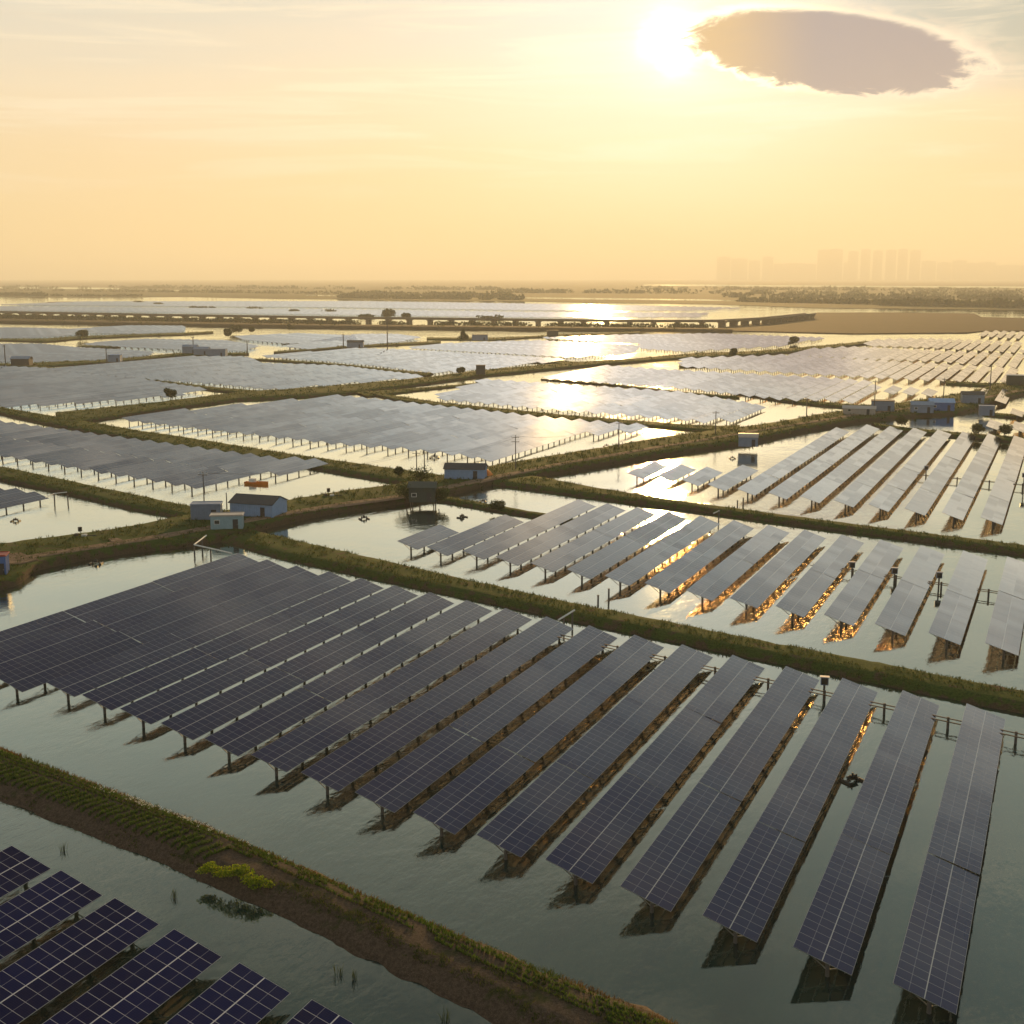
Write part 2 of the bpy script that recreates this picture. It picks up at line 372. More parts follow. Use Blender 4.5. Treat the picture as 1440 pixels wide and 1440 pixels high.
# ------------------------------------------------------------------ leaf / grass scatter
def blades(b, x, y, z, h, r, k, lean=.35, wd=.05, mi=0):
    for _ in range(k):
        a = random.uniform(0, 6.283); rr = r * math.sqrt(random.random()); bx, by = x + rr * math.cos(a), y + rr * math.sin(a)
        hh = h * random.uniform(.5, 1.15); a2 = random.uniform(0, 6.283); l = hh * lean * random.random() * 2
        tx, ty = bx + l * math.cos(a2), by + l * math.sin(a2); a3 = random.uniform(0, 3.1416); wx, wy = wd * math.cos(a3), wd * math.sin(a3)
        mx, my = (bx * .6 + tx * .4), (by * .6 + ty * .4)
        b.face([(bx - wx, by - wy, z), (bx + wx, by + wy, z), (mx + wx * .8, my + wy * .8, z + hh * .62), (tx, ty, z + hh), (mx - wx * .8, my - wy * .8, z + hh * .62)], mi)
def leafball(b, c, rad, k, s, squash=.8, mi=0):
    c = Vector(c)
    for _ in range(k):
        d = Vector((random.gauss(0, 1), random.gauss(0, 1), random.gauss(0, 1))).normalized()
        rr = random.uniform(.55, 1.05); p = c + Vector((d.x * rad[0], d.y * rad[1], d.z * rad[2] * squash)) * rr
        u = Vector((random.gauss(0, 1), random.gauss(0, 1), random.gauss(0, 1))).normalized(); v = u.orthogonal().normalized()
        ss = s * random.uniform(.6, 1.3)
        b.face([p - u * ss, p + v * ss * .6, p + u * ss, p - v * ss * .6], mi)

# ------------------------------------------------------------------ dikes
def resample(pts, n):
    P = [Vector(p) for p in pts]; L = [0]
    for i in range(1, len(P)): L.append(L[-1] + (P[i] - P[i - 1]).length)
    out = []
    for k in range(n):
        t = L[-1] * k / (n - 1); i = 1
        while i < len(P) - 1 and L[i] < t: i += 1
        f = (t - L[i - 1]) / max(1e-6, L[i] - L[i - 1]); out.append(P[i - 1].lerp(P[i], f))
    return out
grass = MB()
DIKES = []
def dike(A, B, h=1.2, bank=1.3, step=1.5, mat=None, tuft=1.0, rough=.35, name='dike', tall=.45, tz=None):
    """A and B: its two waterlines (world xy), same direction"""
    mat = mat or M_DIKE
    if h != 1.35 and name == 'dike' and mat is M_DIKE: h *= .72; tall *= .8
    L = sum((Vector(A[i + 1]) - Vector(A[i])).length for i in range(len(A) - 1)); n_ = max(4, int(L / step))
    a, c = resample(A, n_), resample(B, n_)
    prof = [(0, -.6, 0), (0, .02, 1), (.35, .45, 1), (1, 1, .5), (2, 1.03, .3)]
    rows = []; off = random.uniform(0, 100)
    for i in range(n_):
        p, q_ = a[i], c[i]; d = q_ - p; wd = d.length; d = d / max(wd, 1e-6); bk = min(bank, wd * .3)
        def pt(s, hh, jit):
            e = p + d * s if s <= wd / 2 else p + d * s
            nz = mnoise.noise(Vector((e.x * .35 + off, e.y * .35, 0))) + .5 * mnoise.noise(Vector((e.x * 1.1, e.y * 1.1 + off, 3)))
            e = e + d * nz * rough * jit * 1.6
            return (e.x, e.y, hh * h + (nz * .10 * h if hh > 0 else 0))
        mid = [.25, .5, .75]
        r = [pt(-.25, -.6, 0), pt(0, .02, 1), pt(bk * .4, .5, .8), pt(bk, .96, .5)] + [pt(bk + (wd - 2 * bk) * t, 1.0, .2) for t in mid] + \
            [pt(wd - bk, .96, .5), pt(wd - bk * .4, .5, .8), pt(wd, .02, 1), pt(wd + .25, -.6, 0)]
        rows.append(r)
    v = [p for r in rows for p in r]; k = len(rows[0]); f = []
    for i in range(n_ - 1):
        for j in range(k - 1): f.append((i * k + j, i * k + j + 1, (i + 1) * k + j + 1, (i + 1) * k + j))
    me = bpy.data.meshes.new(name); me.from_pydata(v, [], f); me.materials.append(mat)
    me.polygons.foreach_set('use_smooth', [True] * len(f)); me.update()
    o = link(name, me); tag(o, kind='structure')
    # tufts
    if tuft > 0:
        for i in range(n_ - 1):
            for j in range(1, k - 2):
                P0 = Vector(rows[i][j]); P1 = Vector(rows[i + 1][j]); P2 = Vector(rows[i][j + 1]); P3 = Vector(rows[i + 1][j + 1])
                pr = project((P0 + P3) / 2)
                if pr is None or not (-40 < pr[0] < 1480 and 380 < pr[1] < 1480): continue
                dist = (P0 - Vector((0, 0, CAMH))).length
                area = ((P1 - P0).cross(P2 - P0)).length; sz = max(.8, dist / 170)
                k_ = area * tuft * 1.3 / (sz * sz)
                k_ = int(k_) + (random.random() < k_ % 1)
                for _ in range(k_):
                    s, t = random.random(), random.random(); P = P0.lerp(P1, s).lerp(P2.lerp(P3, s), t)
                    if mnoise.noise(Vector((P.x * .22, P.y * .22, 9))) < -.18: continue
                    blades(grass, P.x, P.y, P.z - .03, tall * sz ** .6, .35 * sz, 5, .5, .045 * sz)
    return rows
def pxl(pts, z=0): return [at(x, y, z) for x, y in pts]

# bottom dike: the crop strip
D1A = [(-150, 44.2), (-110, 43.6), (-85, 44.2), (-65, 45.4), (-48, 45.8), (-34, 45.3), (-20, 45), (0, 45.2), (30, 45)]
D1B = [(-150, 49.8), (-110, 49.6), (-94, 50.2), (-65, 51.3), (-47, 51.2), (-35, 51.1), (-20, 51.3), (0, 51.2), (30, 51.4)]
d1rows = dike(GL(D1A), GL(D1B), 1.15, 1.9, .7, M_CROPSOIL, .0, .35, 'dike')
dike(GL([(-150, 119.8), (-134, 119.8), (-120, 117.6), (-86, 117.0), (-60, 116.6), (-27, 116.6), (60, 116.7)]),
     GL([(-150, 129), (-134, 128), (-109, 126.2), (-85, 124.2), (-63, 123.0), (-29, 122.7), (60, 123.2)]), 1.3, 1.6, 1.0, None, 1.3)
dike(GL([(-124, 189), (-112, 190.5), (-92, 190), (-62, 190.4), (-2, 189.4), (70, 189)]),
     GL([(-124, 203), (-110, 202), (-95, 198.5), (-72, 195.4), (-33, 194.4), (70, 196)]), 1.3, 1.3, 1.5, None, 1.2)
dike(GL([(-122, 168.5), (-116, 169.0), (-104, 167.8), (-94, 167.6), (-84, 166)]), GL([(-122, 172.6), (-116, 172.4), (-104, 170.8), (-94, 170.4), (-84, 169)]), 1.0, .9, 1.2)
# road dike
RA = [(-400, 845), (-60, 840), (0, 832), (28, 822), (50, 803), (110, 790), (180, 779), (275, 768), (345, 757), (372, 745), (420, 733), (480, 721), (570, 708), (612, 703), (690, 683), (760, 671), (850, 656), (930, 643), (1000, 632), (1050, 625), (1100, 614), (1150, 604), (1215, 593), (1290, 586), (1350, 583), (1372, 577), (1400, 567), (1440, 556), (1520, 536), (1640, 512)]
RB = [(-400, 790), (-60, 778), (0, 771), (28, 768), (50, 765), (110, 758), (180, 748), (262, 731), (330, 722), (372, 717), (420, 707), (480, 697), (560, 687), (600, 679), (690, 661), (760, 649), (850, 634), (930, 620), (1000, 610), (1050, 604), (1100, 597), (1150, 587), (1215, 577), (1290, 567), (1350, 557), (1372, 552), (1400, 544), (1440, 535), (1520, 519), (1640, 498)]
dike(pxl(RA), pxl(RB), 1.35, 1.6, 2.0, None, 1.0)
# the dikes between the other ponds
dike(pxl([(-300, 640), (0, 676), (100, 697), (180, 716), (245, 727), (285, 735)]), pxl([(-300, 618), (0, 659), (100, 680), (180, 697), (262, 714), (300, 722)]), 1.2, 1.3, 1.5, None, 1.3)
dike(pxl([(-200, 556), (0, 583), (83, 601), (200, 622), (250, 631), (400, 653), (560, 680), (640, 690)]), pxl([(-200, 548), (0, 575), (83, 589), (200, 609), (250, 616), (400, 640), (560, 663), (650, 675)]), 1.2, 1.2, 2.0, None, 1.3)
dike(pxl([(86, 600), (233, 577), (333, 564), (480, 556), (600, 541), (680, 530), (813, 517), (895, 510), (980, 504), (1050, 501), (1104, 497), (1160, 492), (1223, 484)]),
     pxl([(78, 583), (233, 567), (333, 554.5), (480, 544), (600, 533), (680, 522), (813, 511), (895, 506), (980, 498), (1050, 496), (1104, 492), (1160, 487), (1223, 481)]), 1.4, 1.4, 3.0, None, .8)
dike(pxl([(516, 559), (600, 549), (690, 540)]), pxl([(500, 553), (600, 546), (690, 538)]), .8, .8, 3)
dike(pxl([(510, 553), (560, 565), (620, 573), (700, 582), (800, 593), (860, 597), (960, 605), (1010, 609), (1040, 608)]), pxl([(500, 549), (560, 559), (620, 568), (700, 576), (800, 586), (860, 591), (960, 599), (1010, 601), (1040, 600)]), 1.0, 1.0, 2.5, None, 1)
dike(pxl([(1040, 555), (1100, 565), (1150, 571), (1200, 575), (1240, 574)]), pxl([(1030, 553), (1100, 561), (1150, 566.5), (1200, 571), (1240, 571)]), 1.0, .8, 2.5)
dike(pxl([(780, 536), (860, 543), (960, 555), (1040, 561)]), pxl([(760, 534), (860, 541), (960, 552.5), (1040, 559)]), .8, .6, 3, None, .6)
dike(pxl([(-30, 514), (20, 516), (60, 519.5), (150, 531), (240, 541), (300, 550), (360, 556), (440, 552)]), pxl([(-30, 512), (20, 513), (60, 516.5), (150, 528.5), (240, 538.5), (300, 546), (360, 551), (440, 548)]), 1.0, .8, 3, None, .7)
dike(pxl([(60, 516.5), (160, 510), (215, 505), (260, 500.8), (320, 500.5), (350, 499.5)]), pxl([(40, 512), (160, 507), (215, 501.5), (260, 497), (320, 497.5), (350, 497.5)]), 1.2, 1, 4, None, .6)
dike(pxl([(345, 506), (400, 509.5), (480, 515), (560, 525), (600, 530)]), pxl([(340, 504.6), (400, 507.5), (480, 513), (560, 522), (610, 526)]), .9, .7, 3, None, .6)
dike(pxl([(385, 497.5), (440, 493.5), (500, 489), (560, 486), (620, 483.5)]), pxl([(385, 495.5), (440, 491.5), (500, 486.5), (560, 483.5), (620, 480.5)]), 1.1, .9, 4, None, .5)
dike(pxl([(600, 478), (700, 479), (740, 476), (790, 473.5), (850, 471.5), (900, 469)]), pxl([(600, 475.5), (700, 475.6), (740, 474), (790, 471), (850, 469), (900, 467)]), 1.0, .9, 6, None, .4)
dike(pxl([(-30, 480), (18, 480), (60, 482), (110, 477.5), (200, 473.5), (260, 471.5), (300, 469)]), pxl([(-30, 477.5), (18, 477.5), (60, 477.5), (110, 474), (200, 471), (260, 469), (300, 467)]), 1.2, 1, 8, None, .4)
dike(pxl([(115, 488.6), (150, 490), (170, 488.5)]), pxl([(115, 487), (150, 487.5), (165, 485.5)]), 1.2, 1, 6, None, .4)
dike(pxl([(700, 508.5), (785, 512), (830, 514)]), pxl([(700, 507), (785, 508), (830, 511)]), .8, .6, 4, None, .5)
dike(pxl([(400, 484.5), (430, 486), (470, 489)]), pxl([(395, 482), (430, 484), (475, 487)]), .8, .6, 5, None, .5)
dike(pxl([(955, 518), (1000, 516), (1010, 513)]), pxl([(955, 515), (985, 512.5), (1000, 512)]), .8, .6, 5, None, .5)
dike(pxl([(1330, 541), (1380, 543.5), (1440, 547)]), pxl([(1330, 537), (1380, 540), (1440, 541)]), 1.0, 1, 2.5, None, 1)
dike(pxl([(1232, 601), (1280, 609), (1340, 615), (1440, 624), (1520, 632)]), pxl([(1225, 597), (1280, 604.5), (1340, 610), (1440, 618), (1520, 625)]), 1.1, .9, 2, None, 1.2)
dike(pxl([(1385, 585), (1410, 587.5), (1440, 589), (1500, 592)]), pxl([(1380, 581), (1410, 583.5), (1440, 585.5), (1500, 588)]), 1.0, .9, 2, None, 1)
# dirt track on the road dike
def track(px, wd, name='road'):
    P = resample([at(x, y, 1.4) for x, y in px], 260); b = MB(); sec = []
    for i, p in enumerate(P):
        t = (P[min(i + 1, 259)] - P[max(i - 1, 0)]).normalized(); nn = Vector((-t.y, t.x))
        j = .25 * mnoise.noise(Vector((p.x * .2, p.y * .2, 5)))
        ww = wd * (.5 + .08 * mnoise.noise(Vector((p.x * .5, p.y * .5, 1))))
        z = 1.50
        sec.append([(p.x + nn.x * s * ww, p.y + nn.y * s * ww, z - (.35 if abs(s) > 1 else .0) + (.03 if abs(s) < .9 and abs(s) > .1 else 0)) for s in (-1.25, -1, -.5, 0, .5, 1, 1.25)])
    for i in range(259):
        for k in range(6): b.face([sec[i][k], sec[i][k + 1], sec[i + 1][k + 1], sec[i + 1][k]])
    tag(b.build(name, M_ROAD), kind='structure')
track([(-300, 808), (-60, 799), (0, 791), (60, 780), (150, 766), (220, 755), (300, 741), (340, 733), (400, 722), (480, 709), (570, 697), (610, 689), (690, 672), (800, 650), (930, 628), (1010, 615), (1060, 606), (1150, 592), (1210, 582), (1290, 573), (1370, 562), (1440, 548), (1520, 529), (1640, 506)], 2.6)
# bare red earth pads beside the track
def pad(px, z=1.42):
    pts = [at(x, y, z) for x, y in px]; b = MB(); b.face([(x, y, z + .1) for x, y in pts])
    k = len(pts)
    for i in range(k):
        j = (i + 1) % k; b.face([(*pts[i], z - .5), (*pts[j], z - .5), (*pts[j], z + .1), (*pts[i], z + .1)])
    tag(b.build('bare_earth', M_ROAD), kind='structure')
pad([(4, 794), (12, 779), (28, 777), (42, 783), (54, 787), (30, 793)])
pad([(158, 762), (152, 758), (165, 757), (176, 761)], 1.44)

# ------------------------------------------------------------------ solar rows
LOW = .88; HI = LOW + SL * math.sin(TILT); WX = SL * math.cos(TILT)
ROWROT = (0, TILT, 0)
def slope_z(x):                       # underside height above water at distance x from the high edge
    return HI - x * math.tan(TILT)
_tab = {}
def table_mesh(k, clean=False):
    """glass slab of k module columns by two; local x: 0..SL down the slope, y: 0..k*PW; z = 0 top"""
    key = (k, clean)
    if key in _tab: return _tab[key]
    b = MB(); L = k * PW; t = .045
    b.face([(0, 0, 0), (SL, 0, 0), (SL, L, 0), (0, L, 0)], 0, [(0, 0), (0, SL), (L, SL), (L, 0)])
    b.face([(0, 0, -t), (0, L, -t), (SL, L, -t), (SL, 0, -t)], 2)
    for q_ in ([(0, 0, -t), (SL, 0, -t), (SL, 0, 0), (0, 0, 0)], [(SL, 0, -t), (SL, L, -t), (SL, L, 0), (SL, 0, 0)],
              [(SL, L, -t), (0, L, -t), (0, L, 0), (SL, L, 0)], [(0, L, -t), (0, 0, -t), (0, 0, 0), (0, L, 0)]): b.face(q_, 1)
    _tab[key] = b.mesh('panel_table', [M_PANEL_N if clean else M_PANEL, M_ALU, M_BACK]); return _tab[key]
_fr = {}
def frame_mesh(k):
    if k in _fr: return _fr[k]
    b = MB(); L = k * PW
    for x in (.55, 1.65, 2.75, 3.85):
        b.tube((x, .05, -.095), (x, L - .05, -.095), .045, n=6)
    m_ = max(2, int(round(L / 3.6))); 
    for i in range(m_):
        y = L * (i + .5) / m_; b.box(.35, SL - .3, y - .04, y + .04, -.24, -.145)
    _fr[k] = b.mesh('support_frame', [M_STEEL]); return _fr[k]
PX0 = 2.45 * math.cos(TILT)            # where the pile stands, from the high edge
def post_mesh():
    b = MB(); zt = slope_z(PX0) - .22
    b.tube((0, 0, -1.5), (0, 0, zt - .25), .16, n=10); b.tube((0, 0, zt - .25), (0, 0, zt), .21, .21, n=10)
    return b.mesh('post', [M_POST], True)
POST = post_mesh()
def brace_mesh():
    b = MB(); zt = slope_z(PX0)
    b.tube((-.15, 0, .55), (-1.75, 0, slope_z(PX0 - 1.75) - .27), .045, n=6)
    b.tube((.15, 0, .55), (1.05, 0, slope_z(PX0 + 1.05) - .27), .045, n=6)
    return b.mesh('brace', [M_STEEL])
BRACE = brace_mesh()

def clip_poly(poly, p):
    ys = []
    k = len(poly)
    for i in range(k):
        (x0, y0), (x1, y1) = poly[i], poly[(i + 1) % k]
        if (x0 <= p < x1) or (x1 <= p < x0): ys.append(y0 + (y1 - y0) * (p - x0) / (x1 - x0))
    ys.sort()
    return [(ys[i], ys[i + 1]) for i in range(0, len(ys) - 1, 2)]
ROWS = []      # (field, p, a0, a1, detail)
def field(fid, rows, detail):
    for p, a0, a1 in rows:
        (xa, ya), (xb, yb) = G(p, a0, 2.6, HI), G(p, a1, 2.6, HI); ROWS.append([fid, (xa + xb) / 2, ya, yb, detail])
def field_px(fid, px, detail=0, pitch=7.0, off=0.0, z=1.5, minlen=11):
    pitch *= 1.02
    poly = [at(x, y, z) for x, y in px]
    lo, hi = min(x for x, y in poly), max(x for x, y in poly)
    k = math.ceil((lo - off) / pitch); 
    while off + k * pitch < hi - .5:
        p = off + k * pitch
        for a0, a1 in clip_poly(poly, p + 2):
            if a1 - a0 > minlen: ROWS.append([fid, p, a0, a1, detail])
        k += 1
# near pond
field('near', [(-4.9 - 6.87 * k + (0 if k else 0), 60.0 - (2.2 if k >= 15 else 0), 110.2) for k in range(0, 17)] + [(1.9, 77.5, 103), (-121.9, 57, 110.5), (-130.4, 55, 65.5)], 2)
field('corner', [(-38.5 - 6.87 * k, -4.0, 38.3) for k in range(0, 8)], 2)
field('middle', [(-4.6 + 7.0, 131.6, 178)] + [(-4.6 - 7.0 * k, 131.8, 177.8) for k in range(0, 13)] + [(-95.6, 130.6, 158), (-102.6, 131, 144.8)], 2)
field('beyond', [(-11 - 7.25 * k, 205.8, 323.5) for k in range(-3, 7)] + [(-61.8, 206, 311), (-69.2, 207, 234.5), (-76.4, 209, 227), (-83.4, 210, 227), (-91.0, 209.5, 227.5)], 1)
field('leftedge', [(-199.0 - 7.0 * k, 92, 121.5 - .4 * k) for k in range(0, 5)], 1)
field('left', [(-178.0 - 7.0 * k, 145.0, 181.0) for k in range(1, 22)] + [(-178, 145, 183.5), (-171.5, 166, 184)], 1)
field_px('centre', [(150, 588), (480, 557), (553, 564), (747, 585), (850, 594), (960, 601), (800, 612), (735, 632), (693, 648), (655, 641), (563, 630), (480, 624), (313, 606), (167, 589)], 1)
field_px('third', [(607, 560), (682, 534), (960, 551.5), (1063, 568), (1080, 574), (1003, 595), (960, 590), (780, 576)], 1, 7.0, -.6)
field_px('fourth', [(765, 532), (847, 514), (960, 521), (1160, 531), (1222, 536), (1240, 546), (1193, 565), (1147, 562), (1103, 562), (1067, 558), (960, 546)], 0, 7.0, -2.0)
field('fourth', [(-66, 424, 450), (-58.5, 424, 448), (-51, 424, 446)], 0)
field_px('fifth', [(955, 515), (960, 504), (1060, 500.5), (1103, 499), (1193, 504), (1280, 509), (1343, 512.5), (1403, 516), (1440, 519), (1440, 541), (1413, 538.5), (1370, 536), (1333, 535), (1290, 534), (1247, 532), (1133, 525.5)], 0, 7.0, -1.0)
field_px('sixth', [(1112, 500), (1140, 490.5), (1200, 487.5), (1280, 491), (1350, 494), (1403, 496), (1440, 498), (1440, 517), (1400, 514.5), (1360, 511.5), (1323, 508), (1240, 506)], 0, 7.0, -3.0)
field_px('seventh', [(1215, 486), (1225, 478), (1277, 476), (1310, 476), (1350, 477.5), (1390, 479), (1440, 481.5), (1440, 496), (1390, 493), (1310, 489)], 0, 7.0, -3.0)
field_px('eighth', [(1365, 471), (1372, 468), (1397, 465), (1440, 466.5), (1440, 476), (1400, 474)], 0, 7.0, -1.0)
field('rightedge', [(-20, 339, 356), (-12.5, 338, 356), (-5, 337, 362), (2.5, 337, 362), (-15, 377, 392), (-7.5, 376, 412), (-30, 418, 458), (-22.5, 414, 462), (0, 380, 440)], 0)
field_px('upperleft', [(60, 519), (160, 510), (270, 501.5), (350, 502), (370, 511), (480, 514.5), (600, 529), (480, 539), (380, 547), (300, 539), (167, 530)], 0, 7.0, -2.0)
field_px('farleft', [(-80, 514), (0, 515.5), (67, 518), (183, 531), (290, 547), (240, 556), (133, 564), (0, 571), (-90, 577)], 1, 7.0, -3.0)
field_px('upcentre', [(363, 501), (400, 497), (440, 495), (500, 490), (575, 492), (790, 504.5), (720, 515), (610, 524), (500, 511), (440, 506)], 0, 7.0, 0)
field_px('distant', [(120, 424), (500, 423.5), (850, 428.5), (1050, 433), (960, 437), (740, 436), (480, 432), (0, 428.5)], pitch=16)
field_px('distant', [(0, 431), (480, 435), (740, 439), (1000, 440), (980, 446), (740, 446), (480, 442.5), (0, 436)], pitch=14)
field_px('distant', [(0, 461), (60, 461.5), (100, 463), (180, 458), (260, 458.5), (256, 466), (190, 468.5), (125, 468), (60, 474), (0, 475)])
field_px('distant', [(-60, 484), (0, 484), (60, 484), (110, 489), (160, 491.5), (215, 495), (205, 500), (150, 505), (80, 507), (0, 508), (-60, 506)])
field_px('distant', [(115, 484), (200, 477), (320, 479), (362, 486), (340, 493), (300, 492), (250, 491), (190, 488)])
field_px('distant', [(330, 473), (420, 469), (500, 472), (505, 479), (400, 482.5), (340, 477)])
field_px('distant', [(505, 470), (560, 470), (590, 474), (560, 480), (500, 485), (430, 490), (400, 487)])
field_px('distant', [(570, 489), (650, 482), (760, 479), (900, 486), (890, 497), (800, 502)])
field_px('distant', [(760, 475), (870, 471), (1000, 469), (1160, 475), (1100, 486), (960, 494), (900, 490), (900, 483)])

INFO = {
 'near': ('dark blue-grey solar panel row over the near pond', 'panel rows in the large near pond'),
 'corner': ('navy panel row with white module lines, bottom left pond', 'panel rows in the bottom left pond'),
 'middle': ('grey panel row in the pond between the two central dikes', 'panel rows in the middle pond'),
 'beyond': ('pale grey panel row in the right pond below the road', 'panel rows in the pond below the dirt road'),
 'leftedge': ('panel row in the small pond at the left edge', 'panel rows at the left frame edge'),
 'left': ('grey-mauve panel row in the field behind the blue sheds', 'panel rows behind the blue sheds'),
 'centre': ('grey panel row in the wide field behind the white shed', 'panel rows behind the white shed'),
 'third': ('sunlit panel row in the field just above the glint', 'panel rows above the sun glint'),
 'fourth': ('cream panel row two ponds above the sun glint', 'panel rows two ponds above the sun glint'),
 'fifth': ('short cream panel row, nearest upper right block', 'panel rows of the nearest upper right block'),
 'sixth': ('short cream panel row, second upper right block', 'panel rows of the second upper right block'),
 'seventh': ('tiny cream panel row, third upper right block', 'panel rows of the third upper right block'),
 'eighth': ('tiny cream panel row, farthest upper right block', 'panel rows of the farthest upper right block'),
 'rightedge': ('short panel row by the road at the right frame edge', 'panel rows by the road at the right edge'),
 'upperleft': ('hazy grey panel row in the diamond shaped field upper left', 'panel rows of the upper left diamond field'),
 'farleft': ('grey panel row at the left edge above the long dike', 'panel rows left of the long dike'),
 'upcentre': ('pale panel row in the upper centre field', 'panel rows in the upper centre field'),
 'distant': ('pale far off panel row', 'far off panel rows'),
}
ORD = ['', 'first', 'second', 'third', 'fourth', 'fifth', 'sixth', 'seventh', 'eighth', 'ninth', 'tenth', 'eleventh', 'twelfth', 'thirteenth', 'fourteenth', 'fifteenth', 'sixteenth', 'seventeenth', 'eighteenth', 'nineteenth', 'twentieth']
def ordinal(k):
    if k <= 20: return ORD[k]
    if k < 30: return 'twenty-' + ORD[k - 20]
    if k == 30: return 'thirtieth'
    return ('thirty-' if k < 40 else 'forty-') + ORD[k % 10] if k % 10 else 'fortieth'
def scr(r):
    """visible size on the picture, 0 when outside the frame"""
    pts = []; vis = 0
    for t in (0, .25, .5, .75, 1):
        q_ = project((r[1] + 2, r[2] + (r[3] - r[2]) * t, 1.7))
        if q_ is None: continue
        pts.append(q_); vis += (-8 < q_[0] < 1446 and q_[1] < 1452)
    if not vis or len(pts) < 2: return 0
    x0, x1 = max(0, min(p[0] for p in pts)), min(1440, max(p[0] for p in pts)); y0, y1 = min(p[1] for p in pts), max(p[1] for p in pts)
    dist = math.hypot(r[1], r[2], CAMH); return math.hypot(max(x1 - x0, 1), y1 - y0) * (4 * FPX / dist)
for r in ROWS: r.append(scr(r))
ROWS = [r for r in ROWS if r[5] > 0]
ROWS.sort(key=lambda r: -r[5])
single = [r for r in ROWS if r[0] != 'distant'][:300]
rest = [r for r in ROWS if not any(r is s for s in single)]
print('rows', len(ROWS), 'single', len(single), 'rest', len(rest))
byf = {}
for r in single: byf.setdefault(r[0], []).append(r)

_far = {}
def far_mesh(k, gap=6):
    if k in _far: return _far[k]
    b = MB(); L = k * PW; ct, st_ = math.cos(TILT), math.sin(TILT)
    a_, c_ = (0, HI), (WX, LOW); t = .09
    # broken into tables with narrow gaps
    nt_ = max(1, round(k / 18)); kk = 0
    for i in range(nt_):
        k1 = k * (i + 1) // nt_; y0, y1 = kk * PW, k1 * PW - (.35 if i < nt_ - 1 else 0); kk = k1
        b.face([(0, y0, HI), (WX, y0, LOW), (WX, y1, LOW), (0, y1, HI)], 0, [(y0, 0), (y0, SL), (y1, SL), (y1, 0)])
        b.face([(0, y0, HI - t), (0, y1, HI - t), (WX, y1, LOW - t), (WX, y0, LOW - t)], 2)
        b.face([(0, y0, HI - t), (WX, y0, LOW - t), (WX, y0, LOW), (0, y0, HI)], 1); b.face([(WX, y0, LOW - t), (WX, y1, LOW - t), (WX, y1, LOW), (WX, y0, LOW)], 1)
        b.face([(0, y1, HI - t), (0, y0, HI - t), (0, y0, HI), (0, y1, HI)], 1); b.face([(WX, y1, LOW - t), (0, y1, HI - t), (0, y1, HI), (WX, y1, LOW)], 1)
    m_ = max(2, round(L / 4.5))
    for i in range(m_):
        y = L * (i + .25) / m_ ; b.tube((PX0, y, -1), (PX0, y, slope_z(PX0) - .1), .2, n=5, mi=3, caps=False)
    _far[k] = b.mesh('solar_panel_row', [M_PANEL, M_ALU, M_BACK, M_POST]); return _far[k]

def build_row(r, label, group):
    fid, p, a0, a1, detail, _s = r
    K = max(6, int(round((a1 - a0) / PW)))
    if detail == 0:
        o = link('solar_panel_row', far_mesh(K), None, (p, a0, 0), (0, 0, 0)); tag(o, label, 'solar panels', group); return o
    root = empty('solar_panel_row', (p, a0, 0)); tag(root, label, 'solar panels', group)
    clean = fid == 'corner'
    nt_ = max(1, round(K / (25 if detail < 2 else 20))); y = 0
    cuts = [0] + [K * (i + 1) // nt_ + (random.choice((-2, -1, 0, 1, 2)) if i < nt_ - 1 and detail == 2 else 0) for i in range(nt_)]
    for i in range(nt_):
        k = cuts[i + 1] - cuts[i]; gap = .16 if detail == 2 else .2
        y0 = cuts[i] * PW + (gap if i else 0)
        jt = TILT + R(random.gauss(0, .55)); dz = random.gauss(0, .02)
        o = link('panel_table', table_mesh(k, clean), root, (0, y0, HI + dz), (0, jt, 0))
        link('support_frame', frame_mesh(k), root, (0, y0, HI + dz - .0), (0, jt, 0))
    L = K * PW; m_ = max(2, min(99, int(round(L / 4.4))))
    for i in range(m_):
        yy = .9 + (L - 1.8) * i / (m_ - 1)
        link('post', POST, root, (PX0, yy, 0))
        if detail == 2: link('brace', BRACE, root, (PX0, yy, 0))
    return root
for fid, rs in byf.items():
    desc, grp = INFO[fid]
    rs.sort(key=lambda r: -r[1])
    for i, r in enumerate(rs):
        lab = '%s, %s from the right' % (desc, ordinal(i + 1))
        build_row(r, lab, grp)
b = MB()
for r in rest:
    K = max(6, int(round((r[3] - r[2]) / PW))); L = K * PW; p, a0 = r[1], r[2]; t = .1
    b.face([(p, a0, HI), (p + WX, a0, LOW), (p + WX, a0 + L, LOW), (p, a0 + L, HI)], 0, [(0, 0), (0, SL), (L, SL), (L, 0)])
    b.face([(p, a0, HI - t), (p, a0 + L, HI - t), (p + WX, a0 + L, LOW - t), (p + WX, a0, LOW - t)], 2)
    b.face([(p, a0, HI - t), (p + WX, a0, LOW - t), (p + WX, a0, LOW), (p, a0, HI)], 1)
    m_ = max(2, round(L / 6))
    for i in range(m_):
        y = a0 + L * (i + .3) / m_; b.tube((p + PX0, y, -1), (p + PX0, y, slope_z(PX0) - .1), .22, n=4, mi=3, caps=False)
tag(b.build('distant_panel_rows', [M_PANEL, M_ALU, M_BACK, M_POST]), 'countless pale solar panel rows filling the hazy ponds far off', 'solar panels', kind='stuff')

